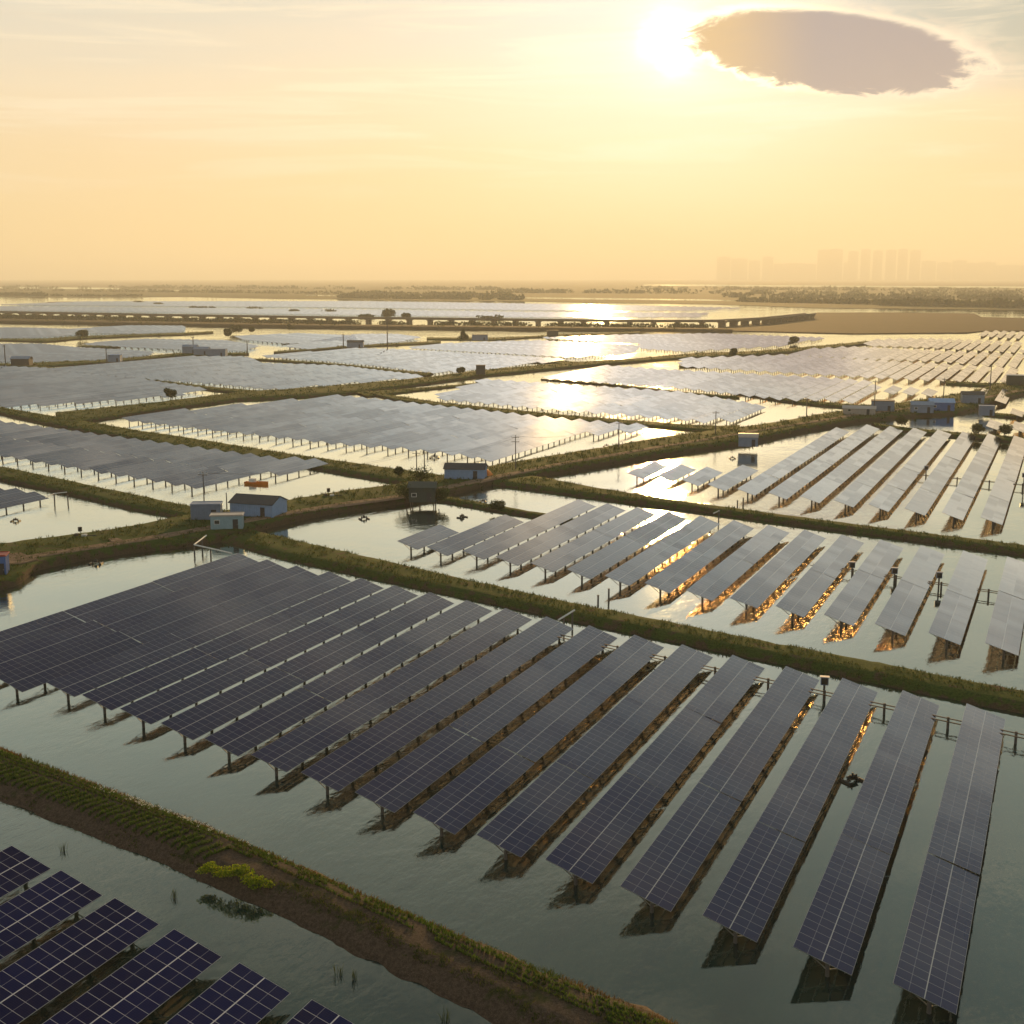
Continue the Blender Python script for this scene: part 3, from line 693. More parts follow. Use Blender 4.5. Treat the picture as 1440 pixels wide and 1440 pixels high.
# ------------------------------------------------------------------ sheds
M_BLUE = plain('pale_blue_sheet', (.25, .38, .62), .5, .1); M_BLUE2 = plain('grey_blue_sheet', (.18, .24, .36), .5, .1)
M_CYAN = plain('blue_green_sheet', (.28, .42, .50), .5, .1); M_WHITE = plain('white_paint', (.70, .70, .68), .5)
M_ROOFD = plain('dark_roof_sheet', (.035, .035, .045), .6); M_ROOFP = plain('pale_roof_sheet', (.42, .38, .36), .45, .2)
M_GREEN = plain('dark_green_sheet', (.035, .05, .045), .6); M_ORANGE = plain('orange_tarpaulin', (.75, .22, .02), .6)
M_RED = plain('red_sheet', (.30, .03, .02), .5); M_GLASS = plain('window_glass', (.02, .025, .03), .12)
M_STRONG = plain('bright_blue_sheet', (.05, .14, .40), .5); M_WOOD = plain('weathered_wood', (.12, .085, .06), .8)
M_CONC = plain('bridge_concrete', (.16, .13, .10), .9, var=.1, scale=.05)

def shed(px, size, label, wallm, roofm, kind='gable', rz=0.0, base=1.42, name='shed', cat='shed', stilts=False, ribs=True, win=2, group=None):
    w_, d_, h_ = size; x, y = at(px[0], px[1], base)
    root = empty(name, (x, y, base - .15), rz - R(7)); tag(root, label, cat, group)
    b = MB(); hw, hd = w_ / 2, d_ / 2; rise = d_ * .20 if kind == 'gable' else 0
    z0 = 0
    for (p0, p1) in (((-hw, -hd), (hw, -hd)), ((hw, hd), (-hw, hd))): b.face([(*p0, z0), (*p1, z0), (*p1, h_), (*p0, h_)])
    for s in (1, -1):
        pts = [(s * hw, -s * hd, z0), (s * hw, s * hd, z0), (s * hw, s * hd, h_)] + ([(s * hw, 0, h_ + rise)] if rise else []) + [(s * hw, -s * hd, h_)]
        b.face(pts)
    if ribs:                                                   # corrugation ribs
        k = int(w_ / .5)
        for i in range(k):
            xx = -hw + w_ * (i + .5) / k
            b.box(xx - .04, xx + .04, -hd - .03, -hd - .001, .05, h_ - .02)
        k = int(d_ / .5)
        for i in range(k):
            yy = -hd + d_ * (i + .5) / k; b.box(hw + .001, hw + .03, yy - .04, yy + .04, .05, h_ - .02); b.box(-hw - .03, -hw - .001, yy - .04, yy + .04, .05, h_ - .02)
    b.build('wall', wallm, root)
    b = MB(); ov = .3
    if kind == 'gable':
        for s in (1, -1):
            e = hd + ov; ze = h_ - rise * ov / hd
            A = [(-hw - ov, s * e, ze + .03), (hw + ov, s * e, ze + .03), (hw + ov, 0, h_ + rise + .03), (-hw - ov, 0, h_ + rise + .03)]
            T = [(a, c, z + .09) for a, c, z in A]; b.face(A); b.face(T[::-1])
            for i in range(4): j = (i + 1) % 4; b.face([A[i], A[j], T[j], T[i]])
    elif kind == 'flat':
        b.box(-hw - ov * .6, hw + ov * .6, -hd - ov * .6, hd + ov * .6, h_ + .01, h_ + .14)
        b.box(-hw, hw, -hd, -hd + .08, h_ + .14, h_ + .24); b.box(-hw, hw, hd - .08, hd, h_ + .14, h_ + .24)
    else:                                                      # rounded
        k = 8
        for i in range(k):
            a0, a1 = math.pi * i / k, math.pi * (i + 1) / k
            def q(a, r=1.0): return (-math.cos(a) * (hd + .15) * r, h_ + .02 + math.sin(a) * hd * .45 * r)
            (y0, z0_), (y1, z1_) = q(a0), q(a1)
            b.face([(-hw - .15, y0, z0_), (hw + .15, y0, z0_), (hw + .15, y1, z1_), (-hw - .15, y1, z1_)])
            for s in (-hw - .15, hw + .15): b.face([(s, 0, h_), (s, y0, z0_), (s, y1, z1_)])
    b.build('roof', roofm, root)
    b = MB(); dx = hw * .55; b.box(dx - .5, dx + .5, -hd - .07, -hd - .035, 0, 2.05); dr = b.build('door', M_ROOFD, root)
    hb_ = MB(); hb_.box(dx + .32, dx + .40, -hd - .12, -hd - .072, .95, 1.08); hb_.build('handle', M_STEEL, dr)
    for i in range(win):
        xx = -hw * .6 + i * hw * .6; wb = MB(); wb.box(xx - .55, xx + .55, -hd - .08, -hd - .035, 1.15, 2.0); wo = wb.build('window', M_WHITE, root)
        gb = MB(); gb.box(xx - .45, xx + .45, -hd - .095, -hd - .082, 1.24, 1.92); gb.build('pane', M_GLASS, wo)
    if stilts:
        for sx in (-1, 1):
            for sy in (-1, 1):
                sb = MB(); sb.tube((sx * (hw - .3), sy * (hd - .3), -2.2), (sx * (hw - .3), sy * (hd - .3), -.01), .12); sb.build('stilt', M_WOOD, root)
    return root
Rz = R
shed((291, 728), (5.8, 3.4, 3.0), 'grey-blue ribbed hut with flat top beside the tall utility pole', M_BLUE2, M_BLUE2, 'flat', R(36), win=0)
shed((320, 742), (6.0, 3.2, 2.7), 'pale blue-grey cabin with light roof on the near side of the dirt track', M_CYAN, M_ROOFP, 'flat', R(38), base=1.3, win=1, name='cabin', cat='cabin')
shed((364, 722), (9.6, 6.2, 2.7), 'light blue gabled shed with dark roof between track and pond', M_BLUE, M_ROOFD, 'gable', R(12), win=0)
shed((655, 671), (9.6, 5.0, 2.5), 'low white-blue shed with dark roof next to the orange tarpaulin', M_BLUE, M_ROOFD, 'gable', R(24), win=0)
shed((595, 703), (5.6, 4.4, 3.2), 'dark green hut overgrown by bushes standing half over the water', M_GREEN, M_GREEN, 'gable', R(28), stilts=True, win=1, name='hut', cat='hut')
shed((1052, 626), (5.4, 4.4, 2.6), 'small grey hut with rounded roof alone beside the track near the glint', M_BLUE2, M_ROOFP, 'round', R(20), win=0, name='hut', cat='hut')
shed((1208, 582), (11, 4.0, 2.2), 'long low whitish shed right of a thin pole by the track', M_ROOFP, M_ROOFP, 'gable', R(15), win=1)
shed((1241, 577), (8.0, 5, 3.6), 'dark grey boxy shed behind the long whitish shed', M_BLUE2, M_ROOFD, 'flat', R(15), win=0)
shed((1296, 579), (7.5, 5, 2.8), 'grey-blue shed, left one of the adjoining blue pair by the track', M_BLUE2, M_BLUE2, 'gable', R(20), win=1)
shed((1323, 576), (8.5, 6, 3.0), 'bright blue shed, right one of the adjoining blue pair by the track', M_STRONG, M_BLUE, 'gable', R(20), win=1)
shed((1367, 566), (8, 5, 3.4), 'dark blue-grey shed at the bend of the track', M_BLUE2, M_ROOFD, 'gable', R(20), win=0)
shed((1387, 583), (5, 4, 3.2), 'small dark blue hut at the pond corner below the bend', M_BLUE2, M_BLUE2, 'flat', R(15), base=1.2, win=0, name='hut', cat='hut')
shed((1427, 541), (7, 5, 4.4), 'dark teal cabin near the right frame edge with a white rim', M_GREEN, M_WHITE, 'flat', R(15), win=0, name='cabin', cat='cabin')
shed((-4, 806), (3.4, 3.0, 3.2), 'blue cabin with red top cut by the left frame edge', M_STRONG, M_RED, 'flat', R(42), base=1.3, win=1, name='cabin', cat='cabin')
shed((268, 496), (9, 6, 4.0), 'grey far hut, left of three in the hazy upper left', M_BLUE2, M_BLUE2, 'gable', R(30), win=0, name='hut', cat='hut', ribs=False)
shed((284, 498), (9, 6, 3.4), 'grey far hut, middle of three in the hazy upper left', M_BLUE2, M_BLUE2, 'gable', R(30), win=0, name='hut', cat='hut', ribs=False)
shed((306, 500), (11, 6, 4.0), 'grey far hut, right of three in the hazy upper left', M_BLUE2, M_BLUE2, 'flat', R(30), win=0, name='hut', cat='hut', ribs=False)
shed((162, 508), (7, 5, 3.8), 'blue-grey hut on the thin dike in the hazy upper left', M_BLUE2, M_BLUE, 'flat', R(30), win=0, name='hut', cat='hut', ribs=False)
shed((31, 513), (10, 6, 3.6), 'dark hut by a pole on the dike at far left', M_ROOFD, M_BLUE2, 'gable', R(30), win=0, name='hut', cat='hut', ribs=False)
shed((500, 488), (11, 6, 3.6), 'grey hut at the corner of a thin far dike, upper centre', M_BLUE2, M_ROOFD, 'gable', R(30), win=0, name='hut', cat='hut', ribs=False)
shed((675, 478), (12, 7, 4.0), 'flat dark hut beside the pointed tree far off', M_BLUE2, M_ROOFD, 'flat', R(30), win=0, name='hut', cat='hut', ribs=False)
shed((777, 473), (9, 6, 5.0), 'square dark hut far off left of the bright glitter', M_ROOFD, M_ROOFD, 'flat', R(30), win=0, name='hut', cat='hut', ribs=False)
shed((676, 526), (4.5, 4, 4.4), 'tall dark box hut on the long diagonal dike', M_ROOFD, M_ROOFD, 'flat', R(30), win=0, name='hut', cat='hut', ribs=False)

# orange tarpaulin heap
x, y = at(682, 668, 1.4); b = MB(); k = 9
for i in range(k):
    for j in range(6):
        def q(i, j):
            u, v = i / k * 2 - 1, j / 6 * 2 - 1; return (x + u * 1.7, y + v * 1.2, 1.4 + 1.5 * max(0, 1 - abs(u) ** 3) * max(0, 1 - abs(v) ** 3) + .15 * mnoise.noise(Vector((u * 3, v * 3, 1))))
        b.face([q(i, j), q(i + 1, j), q(i + 1, j + 1), q(i, j + 1)])
tag(b.build('tarpaulin', M_ORANGE, smooth=True), 'orange tarpaulin heaped at the end of the low white-blue shed', 'tarpaulin')

# orange boat under the mauve rows
def boat(px, L, label, hullm, rz):
    x, y = at(*px); root = empty('boat', (x, y, 0), rz); tag(root, label, 'boat')
    b = MB(); S = []
    for i in range(9):
        t = i / 8; wd = .75 * (1 - max(0, (t - .55) / .45) ** 2) * (1 if t > .02 else .9); s = L * (t - .5); zt = .55 + .25 * t ** 2
        S.append([(s, -wd, zt), (s, -wd * .7, -.15), (s, wd * .7, -.15), (s, wd, zt)])
    for i in range(8):
        for j in range(3): b.face([S[i][j], S[i + 1][j], S[i + 1][j + 1], S[i][j + 1]])
        b.face([(p[0], p[1], .32) for p in (S[i][0], S[i][3], S[i + 1][3], S[i + 1][0])])
    b.face(S[0]); b.build('hull', hullm, root)
    b = MB(); b.box(-L * .3, -L * .05, -.5, .5, .33, 1.35); b.build('cabin', M_WHITE, root)
    b = MB(); b.tube((L * .15, 0, .3), (L * .15, 0, 1.5), .05); b.build('mast', M_DARK, root)
boat((361, 681), 6.0, 'small orange work boat with white cabin moored beside the mauve panels', M_ORANGE, R(10))

# ------------------------------------------------------------------ poles and wires
def pole(px, top, label, base=1.2, cross=1, name='utility_pole', scale_=1.0):
    """pole standing at a pixel whose top reaches the pixel row `top`"""
    x, y = at(px[0], px[1], base); dist = math.hypot(x, y); Z = dist * math.cos(PITCH) + (CAMH) * math.sin(PITCH)
    h = (px[1] - top) * Z / FPX / math.cos(PITCH) * .97
    root = empty(name, (x, y, base - .3), YAW * .6); tag(root, label, 'pole')
    r = max(.14, dist * .00045); b = MB(); b.tube((0, 0, 0), (0, 0, h + .3), r, r * .65, 10); b.build('shaft', M_POST, root, smooth=False)
    for i in range(cross):
        z = h - .3 - i * 1.1; b = MB(); b.box(-1.0, 1.0, -r * 1.6, -r * 1.02, z, z + max(.1, r * .8)); c = b.build('crossarm', M_POST, root)
        for s in (-.9, 0.0, .9):
            ib = MB(); ib.tube((s, -r * 1.3, z + max(.1, r * .8)), (s, -r * 1.3, z + max(.1, r * .8) + .3), .06, .04, 6); ib.build('insulator', M_WHITE, c)
    return Vector((x, y, base + h))
T1 = pole((288, 727), 664, 'tall dark pole with crossarm rising behind the grey-blue hut')
T2 = pole((319, 714), 693, 'short thin pole between the grey-blue hut and the light blue shed', cross=0)
T3 = pole((597, 662), 632, 'thin pole on the dike, right of two standing left of the white-blue shed', cross=1)
T4 = pole((586, 660), 634, 'thin pole on the dike, left of two standing left of the white-blue shed', cross=1)
T5 = pole((725, 660), 611, 'tall pole beside the track, mirrored in the small bright pond', cross=2)
T6 = pole((870, 630), 592, 'slim pole beside the track left of the sun glint', cross=1)
T7 = pole((1006, 610), 578, 'slim pole at the pond corner just right of the sun glint', cross=1)
T8 = pole((1134, 586), 560, 'short pole in the bright pond left of the long whitish shed', cross=1)
T9 = pole((1229, 583), 536, 'tall slim pole rising in front of the dark grey boxy shed', cross=1)
T10 = pole((1326, 571), 533, 'slim pole rising behind the bright blue shed', cross=1)
T11 = pole((1392, 549), 515, 'slim pole in front of the nearest upper right panel block', cross=1)
T12 = pole((545, 493), 450, 'tall lattice like pole upper centre among hazy ponds', cross=2)
T13 = pole((8, 516), 487, 'pole at the far left frame edge beside the dark hut', cross=1)
T14 = pole((150, 509), 490, 'thin pole left of the blue-grey hut upper left', cross=1)
T15 = pole((272, 493), 474, 'thin pole above the left grey far hut', cross=1)
T16 = pole((348, 500), 480, 'thin pole right of the three grey far huts', cross=1)
T17 = pole((483, 489), 470, 'thin pole left of the grey hut on the far thin dike', cross=1)
def wire(a, c, label, sag=1.2):
    b = MB(); k = 14
    for off in (-.8, .8):
        P = []
        for i in range(k + 1):
            t = i / k; p = a.lerp(c, t); P.append(Vector((p.x + off, p.y, p.z - .2 - sag * 4 * t * (1 - t))))
        for i in range(k): b.tube(P[i], P[i + 1], .022, n=4, caps=False)
    tag(b.build('power_line', M_DARK), label, 'wire')
wire(T1, T4, 'dark wires strung from the tall pole at the hut to the thin dike pole', 2.0)
wire(T3, T5, 'dark wires strung from the thin dike pole to the tall track pole', 1.5)
wire(T5, T6, 'dark wires strung between tall track pole and slim pole by the glint', 1.8)
wire(T6, T7, 'dark wires crossing the sun glint between two slim poles', 1.8)

# ------------------------------------------------------------------ aerators and pumps in the ponds
def aerator(px, label, s=1.0, rz=0.0):
    x, y = at(*px); root = empty('aerator', (x, y, 0), YAW + rz); tag(root, label, 'aerator', 'floating aerators in the ponds')
    for sx in (-1, 1):
        b = MB(); b.tube((sx * .95 * s, -.75 * s, .06), (sx * .95 * s, .75 * s, .06), .20 * s, n=10); b.build('float', M_DARK, root)
    b = MB(); b.box(-.95 * s, .95 * s, -.09 * s, -.02 * s, .2 * s, .28 * s); b.box(-.95 * s, .95 * s, .15 * s, .22 * s, .2 * s, .28 * s); b.build('frame', M_STEEL, root)
    b = MB(); b.tube((-.28 * s, .06 * s, .50 * s), (.28 * s, .06 * s, .50 * s), .24 * s, n=12); b.box(-.3 * s, .3 * s, -.2 * s, .3 * s, .281 * s, .34 * s); b.tube((0, .06 * s, .6 * s), (0, .06 * s, .95 * s), .16 * s, .08 * s, 8); b.build('motor', M_DARK, root)
    for sx in (-1, 1):
        b = MB()
        for k in range(6):
            a = k * math.pi / 3; M = Matrix.Translation((sx * .55 * s, .06 * s, .34 * s)) @ Matrix.Rotation(a, 4, 'X'); b.box(-.10 * s, .10 * s, -.02 * s, .02 * s, .07 * s, .36 * s, 0, M)
        b.tube((sx * .42 * s, .06 * s, .34 * s), (sx * .68 * s, .06 * s, .34 * s), .08 * s, n=8); b.build('paddle_wheel', M_DARK, root)
aerator((135, 793), 'dark floating aerator alone in the bright water left of the near panels', 1.0)
aerator((512, 730), 'dark floating aerator below the light track, left of the dark green hut', .9, .4)
aerator((650, 728), 'dark floating aerator on the pond below the dark green hut', .9, .9)
aerator((679, 706), 'tiny dark aerator in the small bright pond behind the dark green hut', .7, .2)
aerator((1199, 1099), 'dark floating aerator between two long rows of the near pond', .95, .5)
aerator((22, 733), 'dark floating aerator beneath the small panels at the left frame edge', .8, 0)
aerator((611, 644), 'dark floating aerator under the wide panel field above the white-blue shed', 1.2, 0)
aerator((1030, 645), 'pale brown aerator in the water below the small rounded hut', .8, 0)
aerator((853, 628), 'dark aerator left of the slim pole near the glint', .9, 0)
aerator((445, 655), 'dark aerator at the tip of the mauve panel rows', 1.0, 0)
def pump(px, label, rz=0, base=1.0):
    x, y = at(px[0], px[1], base); root = empty('pump_set', (x, y, base), YAW + rz); tag(root, label, 'pump', 'pump sets on the banks')
    b = MB(); b.tube((-.9, 0, 0), (-.9, 0, 1.2), .06); b.tube((-.9, 0, 1.2), (-.9, 0, 2.0), .38, .38, 12); b.build('drum', M_DARK, root)
    b = MB(); b.box(-1.9, -1.2, -.4, .4, -.1, .8); b.build('motor', M_DARK, root)
    b = MB(); b.box(-.6, .3, -.4, .4, -.1, .65); b.build('tank', M_WHITE, root)
    b = MB(); b.tube((.3, 0, .3), (1.7, 0, .35), .14); b.tube((1.7, 0, .35), (2.4, -.2, .1), .2); b.build('pipe', M_DARK, root)
pump((120, 756), 'dark pump set with drum on the bank left of the earth pad')
pump((468, 699), 'dark pump set with white tank on the bank right of the light blue shed', .2)

# ------------------------------------------------------------------ cable trays, boxes on posts, white pipes
def tray(x0, x1, y, posts, label, z=.95):
    A_, B_ = Vector(G(x0, y)), Vector(G(x1, y)); sc_ = (B_ - A_).length / (x1 - x0)
    root = empty('cable_tray', (A_.x, A_.y, 0), math.atan2(B_.y - A_.y, B_.x - A_.x)); tag(root, label, 'cable tray')
    for s in (-.55, .55):
        b = MB(); b.box(0, (x1 - x0) * sc_, s - .06, s + .06, z - .05, z + .05); b.build('rail', M_WOOD, root)
    for p in posts:
        b = MB(); b.tube(((p - x0) * sc_, 0, -1.2), ((p - x0) * sc_, 0, z + .35), .15, n=10); b.build('post', M_POST, root)
tray(-60.5, 8, 108.3, [-4.9 + 5.4 - 6.87 * k + (6.87 if 0 else 0) for k in range(0, 9)], 'double railed cable tray linking the far ends of the near rows')
tray(-34, 9, 160.6, [-4.6 - 1.4 - 7.0 * k for k in range(-2, 4)], 'double railed cable tray crossing the right rows of the middle pond')
tray(-34, 14, 252.5, [-11 - 1.5 - 7.25 * k for k in range(-3, 3)], 'double railed cable tray crossing the rows below the dirt road')
def box_post(x, y, label, h=3.0):
    root = empty('inverter_box', (*G(x, y), 0), YAW * .5); tag(root, label, 'electric box', 'electric boxes on posts among the rows')
    b = MB(); b.tube((0, 0, -1.2), (0, 0, h - .9), .13); b.build('post', M_POST, root)
    b = MB(); b.box(-.45, .45, -.25, .25, h - .95, h); b.box(-.55, .55, -.35, .35, h + .001, h + .06); c = b.build('cabinet', M_BLUE2, root)
    b = MB(); b.box(-.36, .36, -.275, -.252, h - .86, h - .1); b.build('door', M_DARK, c)
box_post(-20.3, 108.9, 'blue-grey electric box on a post beside the tray of the near rows', 2.7)
box_post(-13.4, 160.6, 'black electric box on a post in the middle pond, third gap from right', 2.8)
box_post(-20.4, 161.5, 'electric box on a post in the middle pond, fourth gap from right', 2.2)
box_post(-27.4, 162, 'small electric box on a post in the middle pond, fifth gap from right', 2.0)
box_post(-27.0, 252, 'black electric box on a post between rows below the dirt road, left one', 3.4)
box_post(-5.0, 251, 'black electric box on a post between rows below the dirt road, right one', 4.0)
def pipes(pts, feet, label, r=.13, cat='pipe'):
    root = empty('water_pipe', (pts[0][0], pts[0][1], 0)); tag(root, label, cat); o_ = Vector((pts[0][0], pts[0][1], 0))
    for i in range(len(pts) - 1):
        b = MB(); b.tube(Vector(pts[i]) - o_, Vector(pts[i + 1]) - o_, r, n=10); b.build('pipe', M_WHITE, root)
    for f in feet:
        b = MB(); b.tube((f[0] - o_.x, f[1] - o_.y, -1), (f[0] - o_.x, f[1] - o_.y, f[2]), .14); b.build('post', M_POST, root)
p_ = [(*at(290, 753, 2.1), 2.1), (*at(273, 766, 2.0), 2.0), (*at(326, 778, 1.9), 1.9)]
pipes(p_, [p_[1], (*at(296, 771, 1.9), 1.9), (*at(284, 759, 2.0), 2.0)], 'bent white pipe on posts at the top corner of the near panels')
p_ = [(*at(785, 872, 1.6), 1.6), (*at(808, 858, 2.5), 2.5)]
pipes(p_, [(*at(805, 860, 2.3), 2.2), (*at(793, 868, 1.7), 1.7)], 'slanting pinkish white pipe leaving the dike over the near pond')
p_ = [(*at(64, 700, 2.0), 2.0), (*at(76, 694, 2.2), 2.2), (*at(94, 692, 2.2), 2.2)]
pipes(p_, [p_[1], (*at(95, 696, 1.8), 1.8)], 'white pipe on posts beside the small panels at far left', .09)
p_ = [(*at(1003, 722, 1.6), 1.6), (*at(1012, 718, 2.2), 2.2)]
pipes(p_, [(*at(1011, 719, 2.1), 2.1)], 'short white pipe on the dike under the sun glint', .12)
b = MB()
for q_ in range(4):
    x, y = at(842 + (q_ % 2) * 14 - (q_ // 2) * 1, 846 - (q_ % 2) * 8 + (q_ // 2) * 2)
def stake(px, top, label):
    x, y = at(*px); Z = math.hypot(x, y) * math.cos(PITCH) + CAMH * math.sin(PITCH); h = (px[1] - top) * Z / FPX
    b = MB(); b.tube((x, y, -.8), (x, y, h), .16, .14, 8); b.tube((x, y, h), (x, y, h + .06), .2, .2, 8)
    tag(b.build('mooring_stake', M_POST), label, 'stake')
stake((841, 850), 837, 'dark stake standing in water against the middle dike, left of two')
stake((856, 845), 828, 'dark stake standing in water against the middle dike, right of two')
stake((1037, 712), 704, 'short dark stake on the right dike edge, left of two')
stake((1045, 710), 700, 'short dark stake near the right dike edge, right of two')

# ------------------------------------------------------------------ trees
def tree(px, h, r, label, base=1.0, kind='round', leaves=1100, name='tree'):
    x, y = at(px[0], px[1], base); dist = math.hypot(x, y); root = empty(name, (x, y, base - .2)); tag(root, label, 'tree')
    b = MB(); b.tube((0, 0, 0), (.1, 0, h * .55), h * .035, h * .018, 8)
    for k in range(5):
        a = k * 1.257 + random.random(); b.tube((.05, 0, h * (.25 + .06 * k)), (math.cos(a) * r * .6, math.sin(a) * r * .6, h * (.5 + .06 * k)), h * .014, h * .006, 5)
    b.build('trunk', M_BARK, root)
    b = MB(); s = max(.16, dist * .0006)
    for k in range(9):
        a = random.uniform(0, 6.28)
        if kind == 'cone': t = k / 9; rr = r * (1 - t) * .6; c = (math.cos(a) * rr, math.sin(a) * rr, h * (.22 + .7 * t)); q = r * (.62 - .42 * t)
        else: rr = r * .55 * random.random() ** .5; c = (math.cos(a) * rr, math.sin(a) * rr, h * random.uniform(.42, .82)); q = r * random.uniform(.38, .6)
        leafball(b, c, (q, q, q), leaves // 9, s, .85)
    b.build('crown', M_TREE, root)
tree((652, 479), 9, 4.4, 'pointed dark tree on the thin far dike', kind='cone')
tree((332, 468), 6, 6, 'broad round tree on the far upper left shore, bigger of two')
tree((354, 467), 4, 3, 'small round tree just right of the broad round one, upper left')
tree((321, 474), 6.5, 4.5, 'dark round tree at the tip of a hazy field, upper left')
tree((407, 465), 6, 3, 'small dark tree alone on the shore below the viaduct')
tree((116, 476), 7, 5, 'dark bushy tree on the thin dike at far left')
tree((240, 561), 4.4, 3.0, 'round dark bush on the dike at the tip of the left field')
tree((548, 447), 9, 10, 'big hazy tree rising behind the viaduct', base=2)
tree((571, 449), 6, 6, 'lower hazy tree right of the big one behind the viaduct', base=2)
tree((648, 525), 3, 2.5, 'low dark bush left of the tall dark box hut')
tree((1031, 500), 4, 3.5, 'small bush on the diagonal dike right of the glitter')
tree((1116, 482), 4, 4, 'small yellowish bush amid the far cream rows')
tree((572, 706), 4.4, 3.2, 'green bush at the left side of the dark green hut', base=.8)
tree((590, 693), 6.4, 3.2, 'dark bush rising behind the roof of the dark green hut', base=1.2)
tree((617, 707), 3.4, 2.6, 'low brown-green bush at the right side of the dark green hut', base=.8)
tree((560, 668), 2.2, 1.8, 'small shrub on the dike left of the two thin poles', base=1.2)
tree((700, 716), 1.8, 2.0, 'small shrub on the thin dike behind the middle panels', base=.9)
tree((1268, 598), 3.0, 2.4, 'shrub on the thin dike behind the right rows', base=.9)
tree((1376, 610), 3.2, 2.6, 'dark shrub under the short rows at the right edge, left of two', base=.9)
tree((1412, 612), 3.4, 3.0, 'dark shrub under the short rows at the right edge, right of two', base=.9)

# ------------------------------------------------------------------ viaduct, embankment, woods, city
VB = [at(x, y) for x, y in [(-160, 442.5), (0, 446), (240, 451), (480, 455), (740, 458.5), (900, 460.5), (1010, 460.5), (1075, 456.5), (1140, 449)]]
P = resample(VB, 61)
root = empty('viaduct', (P[0].x, P[0].y, 0)); tag(root, 'long low concrete viaduct crossing the hazy water', 'bridge'); O = Vector((P[0].x, P[0].y, 0))
b = MB()
for i in range(60):
    p, q_ = P[i], P[i + 1]; t = (q_ - p).normalized(); nn = Vector((-t.y, t.x, 0))
    def prof(c): return [Vector((c.x, c.y, 0)) - O + nn * s + Vector((0, 0, z)) for s, z in ((-5, 5.2), (-6, 6.0), (-6, 7.4), (-5.7, 7.4), (-5.7, 6.4), (5.7, 6.4), (5.7, 7.4), (6, 7.4), (6, 6.0), (5, 5.2))]
    A, C = prof(p), prof(q_)
    for k in range(10): j = (k + 1) % 10; b.face([A[k], A[j], C[j], C[k]])
b.build('deck', M_CONC, root)
for i in range(61):
    t = (P[min(i + 1, 60)] - P[max(i - 1, 0)]).normalized(); M = Matrix.Translation(Vector((P[i].x, P[i].y, 0)) - O) @ Matrix.Rotation(math.atan2(t.y, t.x), 4, 'Z')
    b = MB(); b.box(-1.6, 1.6, -4, 4, -1, 4.4, 0, M); b.box(-2.2, 2.2, -5, 5, 4.401, 5.3, 0, M); b.build('pier', M_CONC, root)
dike(pxl([(-200, 452), (0, 454.5), (240, 458.5), (480, 462), (740, 464.5), (900, 466), (1030, 467)]), pxl([(-200, 447.5), (0, 450.5), (240, 455), (480, 458.8), (740, 461.6), (900, 463.3), (1030, 464.5)]), 2.2, 3, 14, M_MUD, .12, .6, 'embankment')
b = MB(); LP = resample([at(x, y) for x, y in [(-60, 446), (0, 447.5), (240, 452.5), (480, 456.5), (740, 460), (900, 461.5), (1000, 462)]], 150)
for i, p in enumerate(LP):
    f = mnoise.noise(Vector((i * .33, 2.2, 0)))
    thick = .55 if i < 85 else .12
    if f < thick + .05: leafball(b, (p.x, p.y, 2.0), (11, 6, 3.6 + 2 * f), 90, 1.3)
tag(b.build('thicket', M_TREE), 'dark thicket along the embankment under the viaduct', 'bushes', kind='stuff')
b = MB(); random.seed(11)
def wood(x0, y0, x1, y1, k, hh, ww):
    for i in range(k):
        t = random.random(); x, y = at(x0 + (x1 - x0) * t, y0 + (y1 - y0) * t + random.gauss(0, .15)); s = random.uniform(.6, 1.3)
        leafball(b, (x, y, hh * s * .45), (ww * s, ww * s, hh * s * .62), 34, hh * .36)
for a_ in [(-60, 414, 60, 417, 60, 9, 14), (60, 417, 200, 417, 30, 6, 12), (480, 419.5, 730, 422, 70, 10, 14), (490, 415, 720, 418.5, 60, 12, 18), (1040, 424.5, 1260, 429, 60, 10, 13), (1240, 430, 1440, 433.5, 70, 12, 13),
          (1000, 418, 1440, 422, 60, 12, 25), (0, 409, 480, 414, 50, 10, 25), (700, 412, 1440, 415, 70, 13, 30), (0, 405, 700, 408, 60, 14, 40), (900, 407, 1440, 410, 50, 14, 40)]: wood(*a_)
for (x0, x1, yy) in [(190, 198, 425.8), (218, 226, 428.5), (268, 300, 433.5), (348, 368, 435.2), (410, 418, 439), (458, 470, 439.5), (505, 520, 446), (675, 705, 448)]:
    wood(x0, yy, x1, yy + .5, 8, 4, 6)
tag(b.build('woodland', M_TREE), 'hazy tree belts and scrub on the far shore', 'woodland', kind='stuff')

M_TOWER = plain('pale_tower_concrete', (.42, .38, .33), .9, var=.05)
def tower(xa, xb, top, d, label, dz=0):
    ym = HORY; c = px_dir((xa + xb) / 2, HORY); c = Vector((c.x, c.y, 0)).normalized()
    x, y = c.x * d, c.y * d; Zc = d * math.cos(PITCH); wd = (xb - xa) * Zc / FPX * 1.0
    h = CAMH + (HORY - top) * d / FPX * 1.0
    root = empty('apartment_tower', (x, y, .5), YAW - math.atan2(0, 1)); tag(root, label, 'tower block', 'tower blocks on the hazy skyline')
    b = MB(); dp = min(wd, 40) * .6; b.box(-wd / 2, wd / 2, -dp, dp, 0, h); k = int(h / 12)
    for i in range(k): b.box(-wd / 2 - .8, wd / 2 + .8, -dp - .8, -dp - .01, i * 12 + 3, i * 12 + 5)
    b.build('wall', M_TOWER, root)
    b = MB(); b.box(-wd * .22, wd * .22, -dp * .5, dp * .5, h + .01, h + 9); b.build('roof_house', M_TOWER, root)
